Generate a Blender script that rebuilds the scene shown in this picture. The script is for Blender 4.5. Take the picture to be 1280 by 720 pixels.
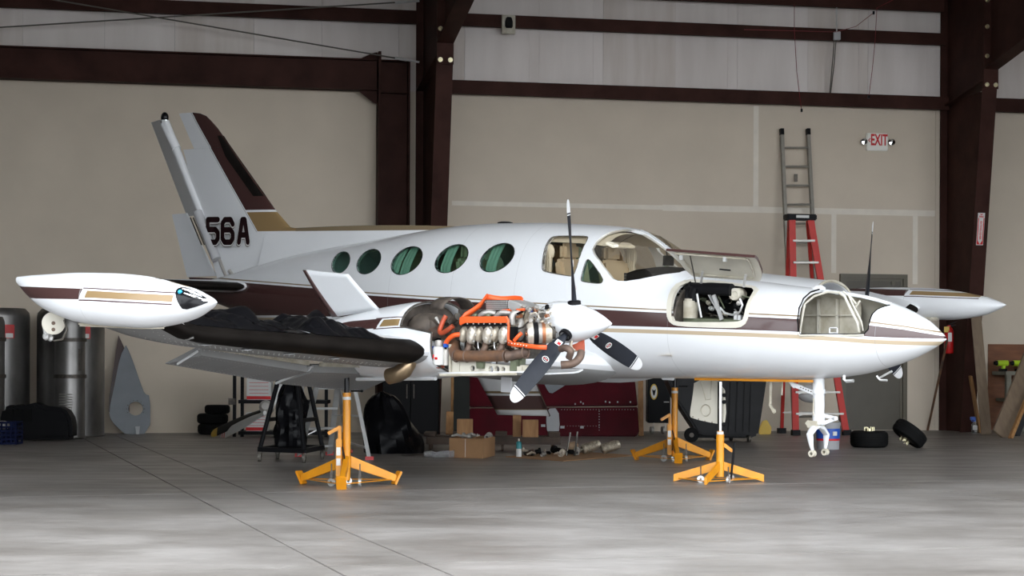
import bpy, bmesh, math, random
from mathutils import Vector, Matrix, noise
from math import pi, sin, cos, radians as R

for o in list(bpy.data.objects): bpy.data.objects.remove(o)
SC = bpy.context.scene
COL = SC.collection
random.seed(7)

# ------------------------------------------------------------------ camera
F_PX, HOR, CAM_H, ROLL = 2316.5, 453.85, 1.06, .004
cam_d = bpy.data.cameras.new('camera')
cam = bpy.data.objects.new('camera', cam_d); COL.objects.link(cam)
cam_d.sensor_width = 36.0
cam_d.lens = F_PX / 1280 * 36
cam_d.shift_y = (HOR - 360) / 1280
cam_d.clip_end = 500
cam.matrix_world = Matrix.Translation((0, 0, CAM_H)) @ Matrix.Rotation(pi/2, 4, 'X') @ Matrix.Rotation(ROLL, 4, 'Z')
SC.camera = cam

# ------------------------------------------------------------------ sky and exposure
SC.view_settings.view_transform = 'Standard'
SC.view_settings.look = 'None'
SC.view_settings.gamma = 1
SC.view_settings.exposure = 0.0
SC.view_settings.use_curve_mapping = False
world = bpy.data.worlds.new('sky'); SC.world = world
world.use_nodes = True
wb = world.node_tree.nodes['Background']
wb.inputs[0].default_value = (.90, .95, 1.0, 1)
wb.inputs[1].default_value = 5.7

# ------------------------------------------------------------------ frames of reference
WP0 = Vector((0, 28.6, 0)); _m = .2024; _q = math.hypot(1, _m)
WV = Vector((1, _m, 0)) / _q; WN = Vector((_m, -1, 0)) / _q      # along the back wall, out of the wall
WROT = math.atan2(WV.y, WV.x)
def hw(hx, d, z=0): return WP0 + WV*hx + WN*d + Vector((0, 0, z))
def ray(u, v):
    du, dv = u-640, v-HOR
    b = (dv-ROLL*du)/(1+ROLL*ROLL); a = du+ROLL*b
    return Vector((a/F_PX, 1, -b/F_PX))
CAMP = Vector((0, 0, CAM_H))
def fl(u, v, z=0.0):
    r = ray(u, v); t = (z-CAM_H)/r.z; return CAMP+r*t
def wl(u, v, d=0.0):                                             # point in the plane d metres off the back wall
    r = ray(u, v); t = WN.dot(WP0+WN*d-CAMP)/WN.dot(r); return CAMP+r*t
def dep(u, v, Y):
    return CAMP+ray(u, v)*Y
def wh(u, v, d=0.0):
    p = wl(u, v, d); return (p-WP0).dot(WV), p.z

# ------------------------------------------------------------------ mesh builder
def frame_of(t, up=None):
    t = t.normalized()
    up = up or (Vector((0, 0, 1)) if abs(t.z) < .9 else Vector((0, 1, 0)))
    a = up.cross(t).normalized(); b = t.cross(a).normalized()
    return a, b, t
class MB:
    def __init__(s): s.v = []; s.f = []; s.m = []; s.mi = 0
    def add(s, vs, fs):
        o = len(s.v); s.v += [tuple(p) for p in vs]
        s.f += [tuple(i+o for i in f) for f in fs]; s.m += [s.mi]*len(fs); return s
    def box(s, c, d, rot=None):
        c = Vector(c); h = Vector(d)/2; vs = []
        for x in (-1, 1):
            for y in (-1, 1):
                for z in (-1, 1):
                    p = Vector((x*h.x, y*h.y, z*h.z))
                    if rot is not None: p = rot @ p
                    vs.append(c+p)
        return s.add(vs, [(0,1,3,2),(4,6,7,5),(0,4,5,1),(2,3,7,6),(0,2,6,4),(1,5,7,3)])
    def hexa(s, a, b):                                           # two quads joined
        return s.add(list(a)+list(b), [(3,2,1,0),(4,5,6,7),(0,1,5,4),(1,2,6,5),(2,3,7,6),(3,0,4,7)])
    def bar(s, p, q, w, h, up=None):                             # rectangular bar p->q
        p, q = Vector(p), Vector(q); a, b, t = frame_of(q-p, up)
        A = [p+a*x*w/2+b*y*h/2 for x, y in ((-1,-1),(1,-1),(1,1),(-1,1))]
        B = [q+a*x*w/2+b*y*h/2 for x, y in ((-1,-1),(1,-1),(1,1),(-1,1))]
        return s.hexa(A, B)
    def tube(s, pts, r, n=10, caps=True, up=None, sq=1.0):
        pts = [Vector(p) for p in pts]; k = len(pts)
        rr = r if isinstance(r, (list, tuple)) else [r]*k
        vs = []; fs = []; pa = None
        for i, p in enumerate(pts):
            t = (pts[min(i+1, k-1)]-pts[max(i-1, 0)])
            if t.length < 1e-9: t = Vector((0, 0, 1))
            t.normalize()
            if pa is None: a, b, _ = frame_of(t, up)
            else:
                a = (pa-t*pa.dot(t))
                a = a.normalized() if a.length > 1e-6 else frame_of(t)[0]
                b = t.cross(a)
            pa = a
            for j in range(n):
                w = 2*pi*j/n; vs.append(p+a*cos(w)*rr[i]+b*sin(w)*rr[i]*sq)
        for i in range(k-1):
            for j in range(n):
                j2 = (j+1) % n
                fs.append((i*n+j, i*n+j2, (i+1)*n+j2, (i+1)*n+j))
        if caps: fs += [tuple(range(n))[::-1], tuple((k-1)*n+j for j in range(n))]
        return s.add(vs, fs)
    def cyl(s, p, q, r, n=16, r2=None, caps=True):
        return s.tube([p, q], [r, r if r2 is None else r2], n, caps)
    def lathe(s, o, ax, prof, n=24, up=None, a0=0, a1=2*pi):     # prof: (dist along axis, radius)
        o = Vector(o); a, b, t = frame_of(Vector(ax), up); vs = []; fs = []
        full = abs(a1-a0-2*pi) < 1e-6; m = n if full else n+1; k = len(prof)
        for d, r in prof:
            for j in range(m):
                w = a0+(a1-a0)*j/n; vs.append(o+t*d+(a*cos(w)+b*sin(w))*max(r, 1e-4))
        for i in range(k-1):
            for j in range(n):
                j2 = (j+1) % m; fs.append((i*m+j, i*m+j2, (i+1)*m+j2, (i+1)*m+j))
        return s.add(vs, fs)
    def prism(s, poly, vec):
        vec = Vector(vec); n = len(poly); poly = [Vector(p) for p in poly]
        vs = poly+[p+vec for p in poly]
        fs = [tuple(range(n))[::-1], tuple(range(n, 2*n))]
        fs += [(i, (i+1) % n, n+(i+1) % n, n+i) for i in range(n)]
        return s.add(vs, fs)
    def ell(s, c, r, n=12, m=8, rot=None):
        c = Vector(c); r = Vector(r) if not isinstance(r, (int, float)) else Vector((r, r, r)); vs = []; fs = []
        for i in range(m+1):
            a = pi*i/m
            for j in range(n):
                w = 2*pi*j/n; p = Vector((r.x*sin(a)*cos(w), r.y*sin(a)*sin(w), r.z*cos(a)))
                if rot is not None: p = rot @ p
                vs.append(c+p)
        for i in range(m):
            for j in range(n):
                j2 = (j+1) % n; fs.append((i*n+j, (i+1)*n+j, (i+1)*n+j2, i*n+j2))
        return s.add(vs, fs)
    def torus(s, c, ax, Rr, r, n=24, m=8):
        c = Vector(c); a, b, t = frame_of(Vector(ax)); vs = []; fs = []
        for i in range(n):
            w = 2*pi*i/n; e = a*cos(w)+b*sin(w)
            for j in range(m):
                q = 2*pi*j/m; vs.append(c+e*(Rr+r*cos(q))+t*r*sin(q))
        for i in range(n):
            for j in range(m):
                fs.append((i*m+j, ((i+1) % n)*m+j, ((i+1) % n)*m+(j+1) % m, i*m+(j+1) % m))
        return s.add(vs, fs)
    def grid(s, rows, closed=False, capends=False):
        k = len(rows); n = len(rows[0]); vs = [p for r in rows for p in r]; fs = []
        for i in range(k-1):
            for j in range(n if closed else n-1):
                j2 = (j+1) % n; fs.append((i*n+j, i*n+j2, (i+1)*n+j2, (i+1)*n+j))
        if capends: fs += [tuple(range(n))[::-1], tuple((k-1)*n+j for j in range(n))]
        return s.add(vs, fs)
    def build(s, name, mats, parent=None, smooth=True, bevel=0, ang=35, merge=False):
        me = bpy.data.meshes.new(name)
        me.from_pydata([tuple(p) for p in s.v], [], s.f)
        mats = mats if isinstance(mats, (list, tuple)) else [mats]
        for m in mats: me.materials.append(M(m) if isinstance(m, str) else m)
        if len(mats) > 1: me.polygons.foreach_set('material_index', s.m)
        bm = bmesh.new(); bm.from_mesh(me)
        if merge: bmesh.ops.remove_doubles(bm, verts=bm.verts, dist=1e-4)
        bmesh.ops.recalc_face_normals(bm, faces=bm.faces)
        if bevel:
            es = [e for e in bm.edges if len(e.link_faces) == 2 and e.calc_face_angle(0) > R(40)]
            bmesh.ops.bevel(bm, geom=es, offset=bevel, segments=2, affect='EDGES', clamp_overlap=True)
        bm.to_mesh(me); bm.free()
        if smooth: me.shade_smooth(); me.set_sharp_from_angle(angle=R(ang))
        o = bpy.data.objects.new(name, me); COL.objects.link(o)
        if parent is not None: o.parent = parent
        return o
def empty(name, loc=(0, 0, 0), rz=0.0):
    o = bpy.data.objects.new(name, None); COL.objects.link(o)
    o.location = loc; o.rotation_euler = (0, 0, rz); o.empty_display_size = .2
    return o
def tag(o, label, cat, group=None, kind=None):
    o['label'] = label
    if cat: o['category'] = cat
    if group: o['group'] = group
    if kind: o['kind'] = kind
    return o
def struct(o, label=None):
    o['kind'] = 'structure'
    if label: o['label'] = label
    return o
def dup(o, parent=None):
    c = o.copy(); COL.objects.link(c); c.parent = parent
    for ch in list(o.children): dup(ch, c)
    return c
def text(name, body, size, mat, parent, mw, depth=.001, bold=0.0, align='CENTER', sx=1.0, shear=0.0):
    cu = bpy.data.curves.new('t', 'FONT'); cu.body = body; cu.size = size; cu.extrude = depth; cu.offset = bold
    cu.align_x = align; cu.align_y = 'CENTER'; cu.shear = shear; cu.resolution_u = 3
    t = bpy.data.objects.new('t', cu); COL.objects.link(t)
    dg = bpy.context.evaluated_depsgraph_get()
    me = bpy.data.meshes.new_from_object(t.evaluated_get(dg))
    bpy.data.objects.remove(t); bpy.data.curves.remove(cu)
    me.name = name; me.transform(mw @ Matrix.Diagonal((sx, 1, 1, 1)))
    me.materials.clear(); me.materials.append(M(mat))
    o = bpy.data.objects.new(name, me); COL.objects.link(o); o.parent = parent
    return o
def basis(o, x, y):                                              # matrix from an origin and two axes
    x = Vector(x).normalized(); y = Vector(y); y = (y-x*x.dot(y)).normalized(); z = x.cross(y)
    m = Matrix((x, y, z)).transposed().to_4x4(); m.translation = Vector(o); return m

# ------------------------------------------------------------------ materials
_M = {}
class X:                                                         # shader maths as expressions
    nt = None
    def __init__(s, k): s.k = k
    @staticmethod
    def op(op, a, b=None, c=None):
        n = X.nt.nodes.new('ShaderNodeMath'); n.operation = op
        for i, q in enumerate((a, b, c)):
            if q is None: continue
            if isinstance(q, X): X.nt.links.new(q.k, n.inputs[i])
            else: n.inputs[i].default_value = q
        return X(n.outputs[0])
    def __add__(a, b): return X.op('ADD', a, b)
    def __radd__(a, b): return X.op('ADD', a, b)
    def __sub__(a, b): return X.op('SUBTRACT', a, b)
    def __rsub__(a, b): return X.op('SUBTRACT', b, a)
    def __mul__(a, b): return X.op('MULTIPLY', a, b)
    def __rmul__(a, b): return X.op('MULTIPLY', a, b)
    def __truediv__(a, b): return X.op('DIVIDE', a, b)
    def __gt__(a, b): return X.op('GREATER_THAN', a, b)
    def __lt__(a, b): return X.op('LESS_THAN', a, b)
def mixc(nt, fac, a, b, mode='MIX'):
    n = nt.nodes.new('ShaderNodeMix'); n.data_type = 'RGBA'; n.blend_type = mode
    for i, q in ((0, fac), (6, a), (7, b)):
        if isinstance(q, X): nt.links.new(q.k, n.inputs[i])
        elif isinstance(q, bpy.types.NodeSocket): nt.links.new(q, n.inputs[i])
        elif isinstance(q, (int, float)): n.inputs[i].default_value = q
        else: n.inputs[i].default_value = (*q, 1)
    return n.outputs[2]
def srgb(r, g, b):
    f = lambda c: ((c/255+.055)/1.055)**2.4 if c > 10.3 else c/255/12.92
    return (f(r), f(g), f(b))
def mat(name, col, rough=.5, metal=0.0, var=0.0, scale=6.0, bump=0.0, bscale=60.0, coat=0.0, spec=.5, col2=None, stretch=None, emit=0.0, trans=0.0, alpha=1.0, thresh=None):
    m = bpy.data.materials.new(name); m.use_nodes = True; nt = m.node_tree
    p = nt.nodes['Principled BSDF']; L = nt.links
    p.inputs['Base Color'].default_value = (*col, 1); p.inputs['Roughness'].default_value = rough
    p.inputs['Metallic'].default_value = metal; p.inputs['Coat Weight'].default_value = coat
    p.inputs['Coat Roughness'].default_value = .08
    p.inputs['Specular IOR Level'].default_value = spec
    if trans: p.inputs['Transmission Weight'].default_value = trans
    if alpha < 1: p.inputs['Alpha'].default_value = alpha
    if emit: p.inputs['Emission Color'].default_value = (*col, 1); p.inputs['Emission Strength'].default_value = emit
    tc = nt.nodes.new('ShaderNodeTexCoord'); src = tc.outputs['Object']
    if stretch:
        mp = nt.nodes.new('ShaderNodeMapping'); mp.inputs['Scale'].default_value = stretch
        L.new(src, mp.inputs[0]); src = mp.outputs[0]
    if var or col2:
        n = nt.nodes.new('ShaderNodeTexNoise'); n.inputs['Scale'].default_value = scale; n.inputs['Detail'].default_value = 5
        L.new(src, n.inputs['Vector'])
        rp = nt.nodes.new('ShaderNodeValToRGB'); lo, hi = thresh or (.3, .7)
        rp.color_ramp.elements[0].position = lo; rp.color_ramp.elements[1].position = hi
        c2 = col2 or tuple(c*(1+var) for c in col); c1 = col if col2 else tuple(c*(1-var) for c in col)
        rp.color_ramp.elements[0].color = (*c1, 1); rp.color_ramp.elements[1].color = (*c2, 1)
        L.new(n.outputs['Fac'], rp.inputs[0]); L.new(rp.outputs[0], p.inputs['Base Color'])
    if bump:
        n = nt.nodes.new('ShaderNodeTexNoise'); n.inputs['Scale'].default_value = bscale; n.inputs['Detail'].default_value = 3
        L.new(src, n.inputs['Vector'])
        b = nt.nodes.new('ShaderNodeBump'); b.inputs['Strength'].default_value = bump; b.inputs['Distance'].default_value = .02
        L.new(n.outputs['Fac'], b.inputs['Height']); L.new(b.outputs[0], p.inputs['Normal'])
    _M[name] = m; return m
def M(name): return _M[name]

BROWN = (.055, .024, .022); GOLD = (.25, .165, .075); WHITE = (.70, .71, .725)
mat('steel_red', (.044, .019, .015), .6, var=.3, scale=2.5, bump=.05, spec=.07)
mat('steel_red_dark', (.030, .011, .009), .55, var=.4, scale=3)
mat('bolt', (.75, .68, .45), .35, .9)
mat('drywall', (.63, .545, .44), .85, var=.05, scale=1.2, bump=.02, bscale=20)
mat('drywall_board', (.40, .365, .30), .85, var=.05, scale=1.2, bump=.02, bscale=20)
mat('joint_tape', (.76, .70, .61), .85, var=.06, scale=5)
mat('insulation', (.78, .72, .69), .6, col2=(.66, .60, .565), scale=1.1, stretch=(2.2, 2.2, .35), bump=.04, bscale=9)
mat('insulation_b', (.74, .68, .645), .6, col2=(.60, .53, .48), scale=1.6, stretch=(2.5, 2.5, .3), bump=.04, bscale=9)
mat('roof_insulation', (.72, .70, .67), .7)
mat('side_sheet', (.12, .115, .105), .7, var=.06, scale=1)
mat('door_paint', (.085, .074, .055), .45, var=.08, scale=3)
mat('door_frame', (.105, .090, .062), .4)
mat('black', (.007, .007, .008), .45, spec=.10)
mat('black_matte', (.007, .007, .007), .8, spec=.08)
mat('black_gloss', (.007, .007, .008), .15, spec=.2)
mat('rubber', (.008, .008, .008), .75, bump=.1, bscale=80, spec=.1)
mat('boot', (.010, .0085, .0075), .4, var=.3, scale=4, spec=.012)
mat('white', WHITE, .28, coat=.35, var=.02, scale=3)
mat('white_flat', (.58, .58, .58), .5)
mat('brown', BROWN, .3, coat=.3)
mat('gold', GOLD, .4)
mat('grey_paint', (.36, .36, .37), .45, var=.06, scale=3)
mat('grey_panel', (.20, .215, .235), .5, var=.08, scale=4)
mat('cream', (.58, .55, .47), .45, var=.06, scale=6)
mat('cream_dirty', (.55, .52, .44), .5, col2=(.36, .32, .24), scale=10)
mat('zinc_green', (.12, .135, .085), .5, var=.2, scale=12)
mat('alu', (.66, .66, .65), .35, .65, var=.1, scale=8)
mat('alu_dull', (.42, .40, .37), .45, .5, var=.15, scale=10)
mat('ladder_grey', (.27, .25, .215), .5, .3, var=.1, scale=10)
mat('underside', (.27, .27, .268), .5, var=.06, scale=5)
mat('alu_sheet', (.30, .29, .28), .42, .85, col2=(.13, .125, .12), scale=2.4, stretch=(1, 1, .6), bump=.03, bscale=5)
mat('chrome', (.85, .85, .85), .08, 1.0)
mat('cast', (.58, .52, .42), .45, .45, col2=(.30, .25, .19), scale=30, bump=.15, bscale=60)
mat('cover_alu', (.80, .75, .66), .30, .5, col2=(.50, .44, .36), scale=22, bump=.12, bscale=40)
mat('dark_metal', (.06, .055, .05), .5, .6, col2=(.13, .11, .09), scale=25)
mat('soot', (.045, .036, .030), .7, .2, col2=(.12, .095, .075), scale=10)
mat('rust', (.085, .055, .042), .6, .3, col2=(.26, .125, .060), scale=7, bump=.1, bscale=40)
mat('rust_dark', (.09, .062, .050), .6, .4, col2=(.17, .11, .08), scale=14)
mat('bronze', (.42, .31, .19), .28, .9, col2=(.20, .14, .09), scale=5)
mat('copper', (.33, .13, .06), .4, .6)
mat('orange', (.80, .105, .018), .45, var=.12, scale=9)
mat('orange_dirty', (.50, .075, .025), .5, col2=(.26, .05, .02), scale=10)
mat('blue', (.02, .09, .45), .4)
mat('yellow', (.74, .30, .006), .38, col2=(.62, .235, .006), scale=7, coat=.2)
mat('yellow_tip', (.62, .40, .03), .45)
mat('red', (.50, .012, .012), .35, var=.1, scale=8)
mat('red_ladder', (.50, .018, .010), .5, var=.08, scale=8)
mat('red_text', (.62, .01, .012), .5)
mat('maroon', (.080, .002, .008), .4, col2=(.050, .0015, .005), scale=3, spec=.12)
mat('wood', (.42, .22, .085), .6, col2=(.27, .13, .045), scale=5, stretch=(6, 6, .7), bump=.05)
mat('wood_pale', (.36, .25, .15), .65, col2=(.25, .165, .10), scale=4, stretch=(7, 7, .6))
mat('wood_board', (.20, .145, .095), .7, col2=(.15, .105, .07), scale=4, stretch=(5, 5, .6))
mat('ladder_alu', (.46, .46, .45), .45, .3, var=.08, scale=8)
mat('letter_brown', (.018, .007, .008), .4, spec=.1)
mat('wire_red', (.20, .012, .015), .5)
mat('wood_dark', (.10, .065, .045), .7, col2=(.055, .038, .03), scale=6)
mat('plywood', (.22, .085, .035), .6, col2=(.14, .05, .022), scale=3, stretch=(1, 1, 6))
mat('cardboard', (.36, .20, .095), .8, var=.08, scale=5)
mat('plastic_black', (.004, .004, .005), .20, spec=.08, bump=.10, bscale=22)
mat('plastic_grey', (.030, .030, .032), .42, var=.12, scale=5)
mat('tilt_plastic', (.024, .024, .025), .5, spec=.12, var=.15, scale=6, bump=.03)
mat('clear_plastic', (.35, .35, .36), .15, alpha=.45)
mat('crate_blue', (.006, .010, .04), .45, spec=.1)
mat('label_white', (.66, .66, .64), .5)
mat('lime', (.42, .62, .02), .4)
mat('tool_green', (.20, .19, .15), .6, var=.1, scale=8)
mat('curtain', (.72, .54, .34), .9, col2=(.55, .38, .22), scale=3, stretch=(25, 25, 1))
mat('seat', (.55, .45, .32), .8)
mat('trim_cream', (.78, .72, .60), .7)
mat('instrument', (.02, .02, .02), .4, col2=(.20, .20, .19), scale=38, thresh=(.55, .62))
mat('prop_black', (.018, .020, .026), .42, spec=.2, var=.1, scale=10)
mat('grey_rubber', (.10, .09, .075), .6)
mat('spray_teal', (.03, .22, .24), .4)
mat('sign_white', (.85, .83, .76), .5)
mat('lamp_teal', (.02, .30, .45), .1)
mat('concrete_stub', (.2, .2, .2), .8)

def floor_material():
    m = bpy.data.materials.new('concrete'); m.use_nodes = True; nt = m.node_tree; L = nt.links
    p = nt.nodes['Principled BSDF']; tc = nt.nodes.new('ShaderNodeTexCoord')
    def nz(scale, st, det=6, rough=.6):
        mp = nt.nodes.new('ShaderNodeMapping'); mp.inputs['Scale'].default_value = st
        L.new(tc.outputs['Object'], mp.inputs[0])
        n = nt.nodes.new('ShaderNodeTexNoise'); n.inputs['Scale'].default_value = scale
        n.inputs['Detail'].default_value = det; n.inputs['Roughness'].default_value = rough
        L.new(mp.outputs[0], n.inputs['Vector']); return n.outputs['Fac']
    def ramp(src, a, b, ca, cb):
        r = nt.nodes.new('ShaderNodeValToRGB'); e = r.color_ramp.elements
        e[0].position = a; e[1].position = b; e[0].color = (*ca, 1); e[1].color = (*cb, 1)
        L.new(src, r.inputs[0]); return r.outputs[0]
    base = ramp(nz(.8, (1, 1, 1)), .35, .68, (.165, .150, .137), (.290, .272, .258))
    streak = ramp(nz(1.3, (.6, 1.5, 1)), .42, .62, (.62, .61, .60), (1, 1, 1))
    fine = ramp(nz(9, (.6, 1.3, 1), 9, .72), .36, .62, (.80, .80, .80), (1.05, 1.05, 1.05))
    stain = ramp(nz(.45, (1, 1.5, 1), 4), .34, .44, (.60, .58, .56), (1, 1, 1))
    c = mixc(nt, .35, base, streak, 'MULTIPLY'); c = mixc(nt, .6, c, fine, 'MULTIPLY'); c = mixc(nt, .45, c, stain, 'MULTIPLY')
    L.new(c, p.inputs['Base Color'])
    rr = ramp(nz(2.2, (.5, 1.5, 1)), .3, .7, (.28,)*3, (.50,)*3); L.new(rr, p.inputs['Roughness'])
    b = nt.nodes.new('ShaderNodeBump'); b.inputs['Strength'].default_value = .10; b.inputs['Distance'].default_value = .01
    L.new(nz(9, (.5, 1.2, 1)), b.inputs['Height']); L.new(b.outputs[0], p.inputs['Normal'])
    p.inputs['Specular IOR Level'].default_value = .5
    _M['concrete'] = m
floor_material()
# ================================================================== the hangar shell
LEFT, RIGHT, DEPTH, EAVE, HEAD = -8.35, 15.0, 17.2, 7.1, 6.2
# floor: slabs with saw-cut joints, plus a bed under them
FROT = math.atan2(-.955, .297)+pi/2
fr_o = fl(295, 607); fx = Vector((cos(FROT), sin(FROT), 0)); fy = Vector((-sin(FROT), cos(FROT), 0))
m = MB(); m.box((2, 8, -.06), (90, 90, .08))
floor = struct(m.build('floor', 'concrete', None, smooth=False), 'grey-brown stained concrete hangar floor with saw-cut joints')
xs = [-40, -28, -22, -16, -10.4, -5.0, -.52, 0, 5.6, 11.2, 17, 23, 29, 40]
ys = [-30, -18, -12.2, -6.4, -.9, 5.0, 11, 18, 30]
for i in range(len(xs)-1):
    for j in range(len(ys)-1):
        g = .007
        m = MB(); x0, x1, y0, y1 = xs[i]+g, xs[i+1]-g, ys[j]+g, ys[j+1]-g
        q = [fr_o+fx*x+fy*y for x, y in ((x0, y0), (x1, y0), (x1, y1), (x0, y1))]
        m.prism([Vector((p.x, p.y, -.018)) for p in q], (0, 0, .018))
        m.build('slab', 'concrete', floor, smooth=False)

def wbox(m, hx0, hx1, d0, d1, z0, z1):
    P = lambda z: [hw(hx0, d0, z), hw(hx1, d0, z), hw(hx1, d1, z), hw(hx0, d1, z)]
    return m.hexa(P(z0), P(z1))
# back wall: backing, drywall to the girt, foil-faced sheets above
m = MB(); wbox(m, LEFT-.2, RIGHT+.2, -.25, -.03, 0, 9.5)
wall_back = struct(m.build('wall_back', 'side_sheet', None, smooth=False), 'back wall of the hangar, taped drywall below and white insulation sheets above')
for a, b in ((LEFT, -1.40), (-1.40, 6.98), (6.98, RIGHT)):
    m = MB(); wbox(m, a, b-.004, -.03, 0, 0, 5.2)
    m.build('drywall_panel', 'drywall', wall_back, smooth=False)
def tape(hx0, hx1, z0, z1):
    m = MB(); wbox(m, hx0, hx1, 0, .003, z0, z1); m.build('joint_tape', 'joint_tape', wall_back, smooth=False)
tape(-.95, 2.4, 3.475, 3.545); tape(2.4, 6.97, 3.46, 3.555)
tape(3.89, 3.975, 3.556, 5.15); tape(5.20, 5.285, 2.52, 3.459); tape(6.59, 6.675, 2.36, 3.459)
x = LEFT; k = 0
while x < RIGHT:
    w = 1.17 if k % 2 else 1.02
    m = MB(); wbox(m, x+.0015, min(x+w, RIGHT)-.0015, -.03, .0+.004*(k % 2), 5.2, 9.3)
    wbox(m, x+w-.16, x+w-.12, 0, .007, 5.2, 9.3)
    m.build('wall_panel', 'insulation' if k % 3 else 'insulation_b', wall_back, smooth=False); x += w; k += 1
# plywood dado in the right-hand bay
m = MB(); wbox(m, 7.9, 11.0, .002, .02, 0, 1.40); m.build('plywood_panel', 'plywood', wall_back, smooth=False)
# side walls, front header, closed door leaf, roof
m = MB(); wbox(m, LEFT-.2, LEFT, 0, 15.3, 0, 9.5); wbox(m, LEFT-.2, LEFT, 15.3, DEPTH, HEAD, 9.5); struct(m.build('wall_left', 'side_sheet', None, smooth=False))
m = MB(); wbox(m, RIGHT, RIGHT+.2, 0, DEPTH, 0, 9.5); struct(m.build('wall_right', 'side_sheet', None, smooth=False))
m = MB(); wbox(m, LEFT-.2, RIGHT+.2, DEPTH, DEPTH+.2, HEAD, 9.9)
wbox(m, LEFT-.2, LEFT+.3, DEPTH, DEPTH+.2, 0, HEAD); wbox(m, 12.0, RIGHT+.2, DEPTH, DEPTH+.2, 0, HEAD)
struct(m.build('wall_front', 'side_sheet', None, smooth=False))
m = MB(); m.hexa([hw(LEFT-.3, -.3, 7.2), hw(RIGHT+.3, -.3, 7.2), hw(RIGHT+.3, DEPTH+.3, 9.3), hw(LEFT-.3, DEPTH+.3, 9.3)],
                 [hw(LEFT-.3, -.3, 7.4), hw(RIGHT+.3, -.3, 7.4), hw(RIGHT+.3, DEPTH+.3, 9.5), hw(LEFT-.3, DEPTH+.3, 9.5)])
struct(m.build('ceiling', 'roof_insulation', None, smooth=False))

# ------------------------------------------------------------------ steel
def zed(name, hx0, hx1, z0, z1, d0=.01, d1=.20, label=''):
    m = MB(); t = .012
    wbox(m, hx0, hx1, d0, d1, z1-t, z1); wbox(m, hx0, hx1, d1-t, d1, z0, z1-t); wbox(m, hx0, hx1, d1-.07, d1-t, z0, z0+t)
    return struct(m.build(name, 'steel_red', None, smooth=False), label)
zed('wall_girt', -1.35, 7.12, 5.16, 5.37, label='dark red steel girt along the top of the drywall between the two columns')
zed('wall_girt', 7.6, RIGHT, 5.16, 5.38, label='dark red steel girt right of the right-hand column')
zed('wall_girt', -1.35, 7.05, 6.20, 6.39, label='thin dark red girt across the white sheets between the columns')
zed('wall_girt', LEFT, -1.54, 6.20, 6.40, label='dark red girt above the deep beam in the left bay')
zed('eave_strut', -1.3, 7.0, 6.72, 7.05, d1=.26, label='dark red eave member at the top of the middle bay')
zed('eave_strut', LEFT, -1.54, 6.80, 7.1, d1=.26, label='dark red eave member at the top of the left bay')
# deep I-beam and its W-column in the left bay
m = MB(); wbox(m, LEFT, -2.14, .10, .32, 5.605, 5.625); wbox(m, LEFT, -2.14, .10, .32, 5.155, 5.175); wbox(m, LEFT, -2.14, .20, .215, 5.175, 5.605)
ib = struct(m.build('portal_beam', 'steel_red', None, smooth=False), 'deep dark red I-beam spanning the left bay')
m = MB(); m.prism([hw(-2.14, .21, 5.62), hw(-2.42, .21, 5.62), hw(-2.22, .21, 5.72), hw(-2.14, .21, 5.74)], WN*.015)
m.prism([hw(-2.14, .21, 5.155), hw(-2.42, .21, 5.155), hw(-2.2, .21, 4.98), hw(-2.14, .21, 4.96)], WN*.015); m.build('gusset', 'steel_red', ib, smooth=False)
m = MB(); wbox(m, -2.13, -2.09, .06, .34, 0, 5.74); wbox(m, -1.68, -1.65, .06, .34, 0, 5.62); wbox(m, -2.09, -1.68, .19, .21, 0, 5.62)
wc = struct(m.build('portal_column', 'steel_red', None, smooth=False), 'flat-webbed dark red steel column left of the haunched column')
for z in (5.60, 5.12):
    m = MB(); wbox(m, -2.09, -1.68, .21, .33, z, z+.018); m.build('stiffener', 'steel_red', wc, smooth=False)

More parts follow.
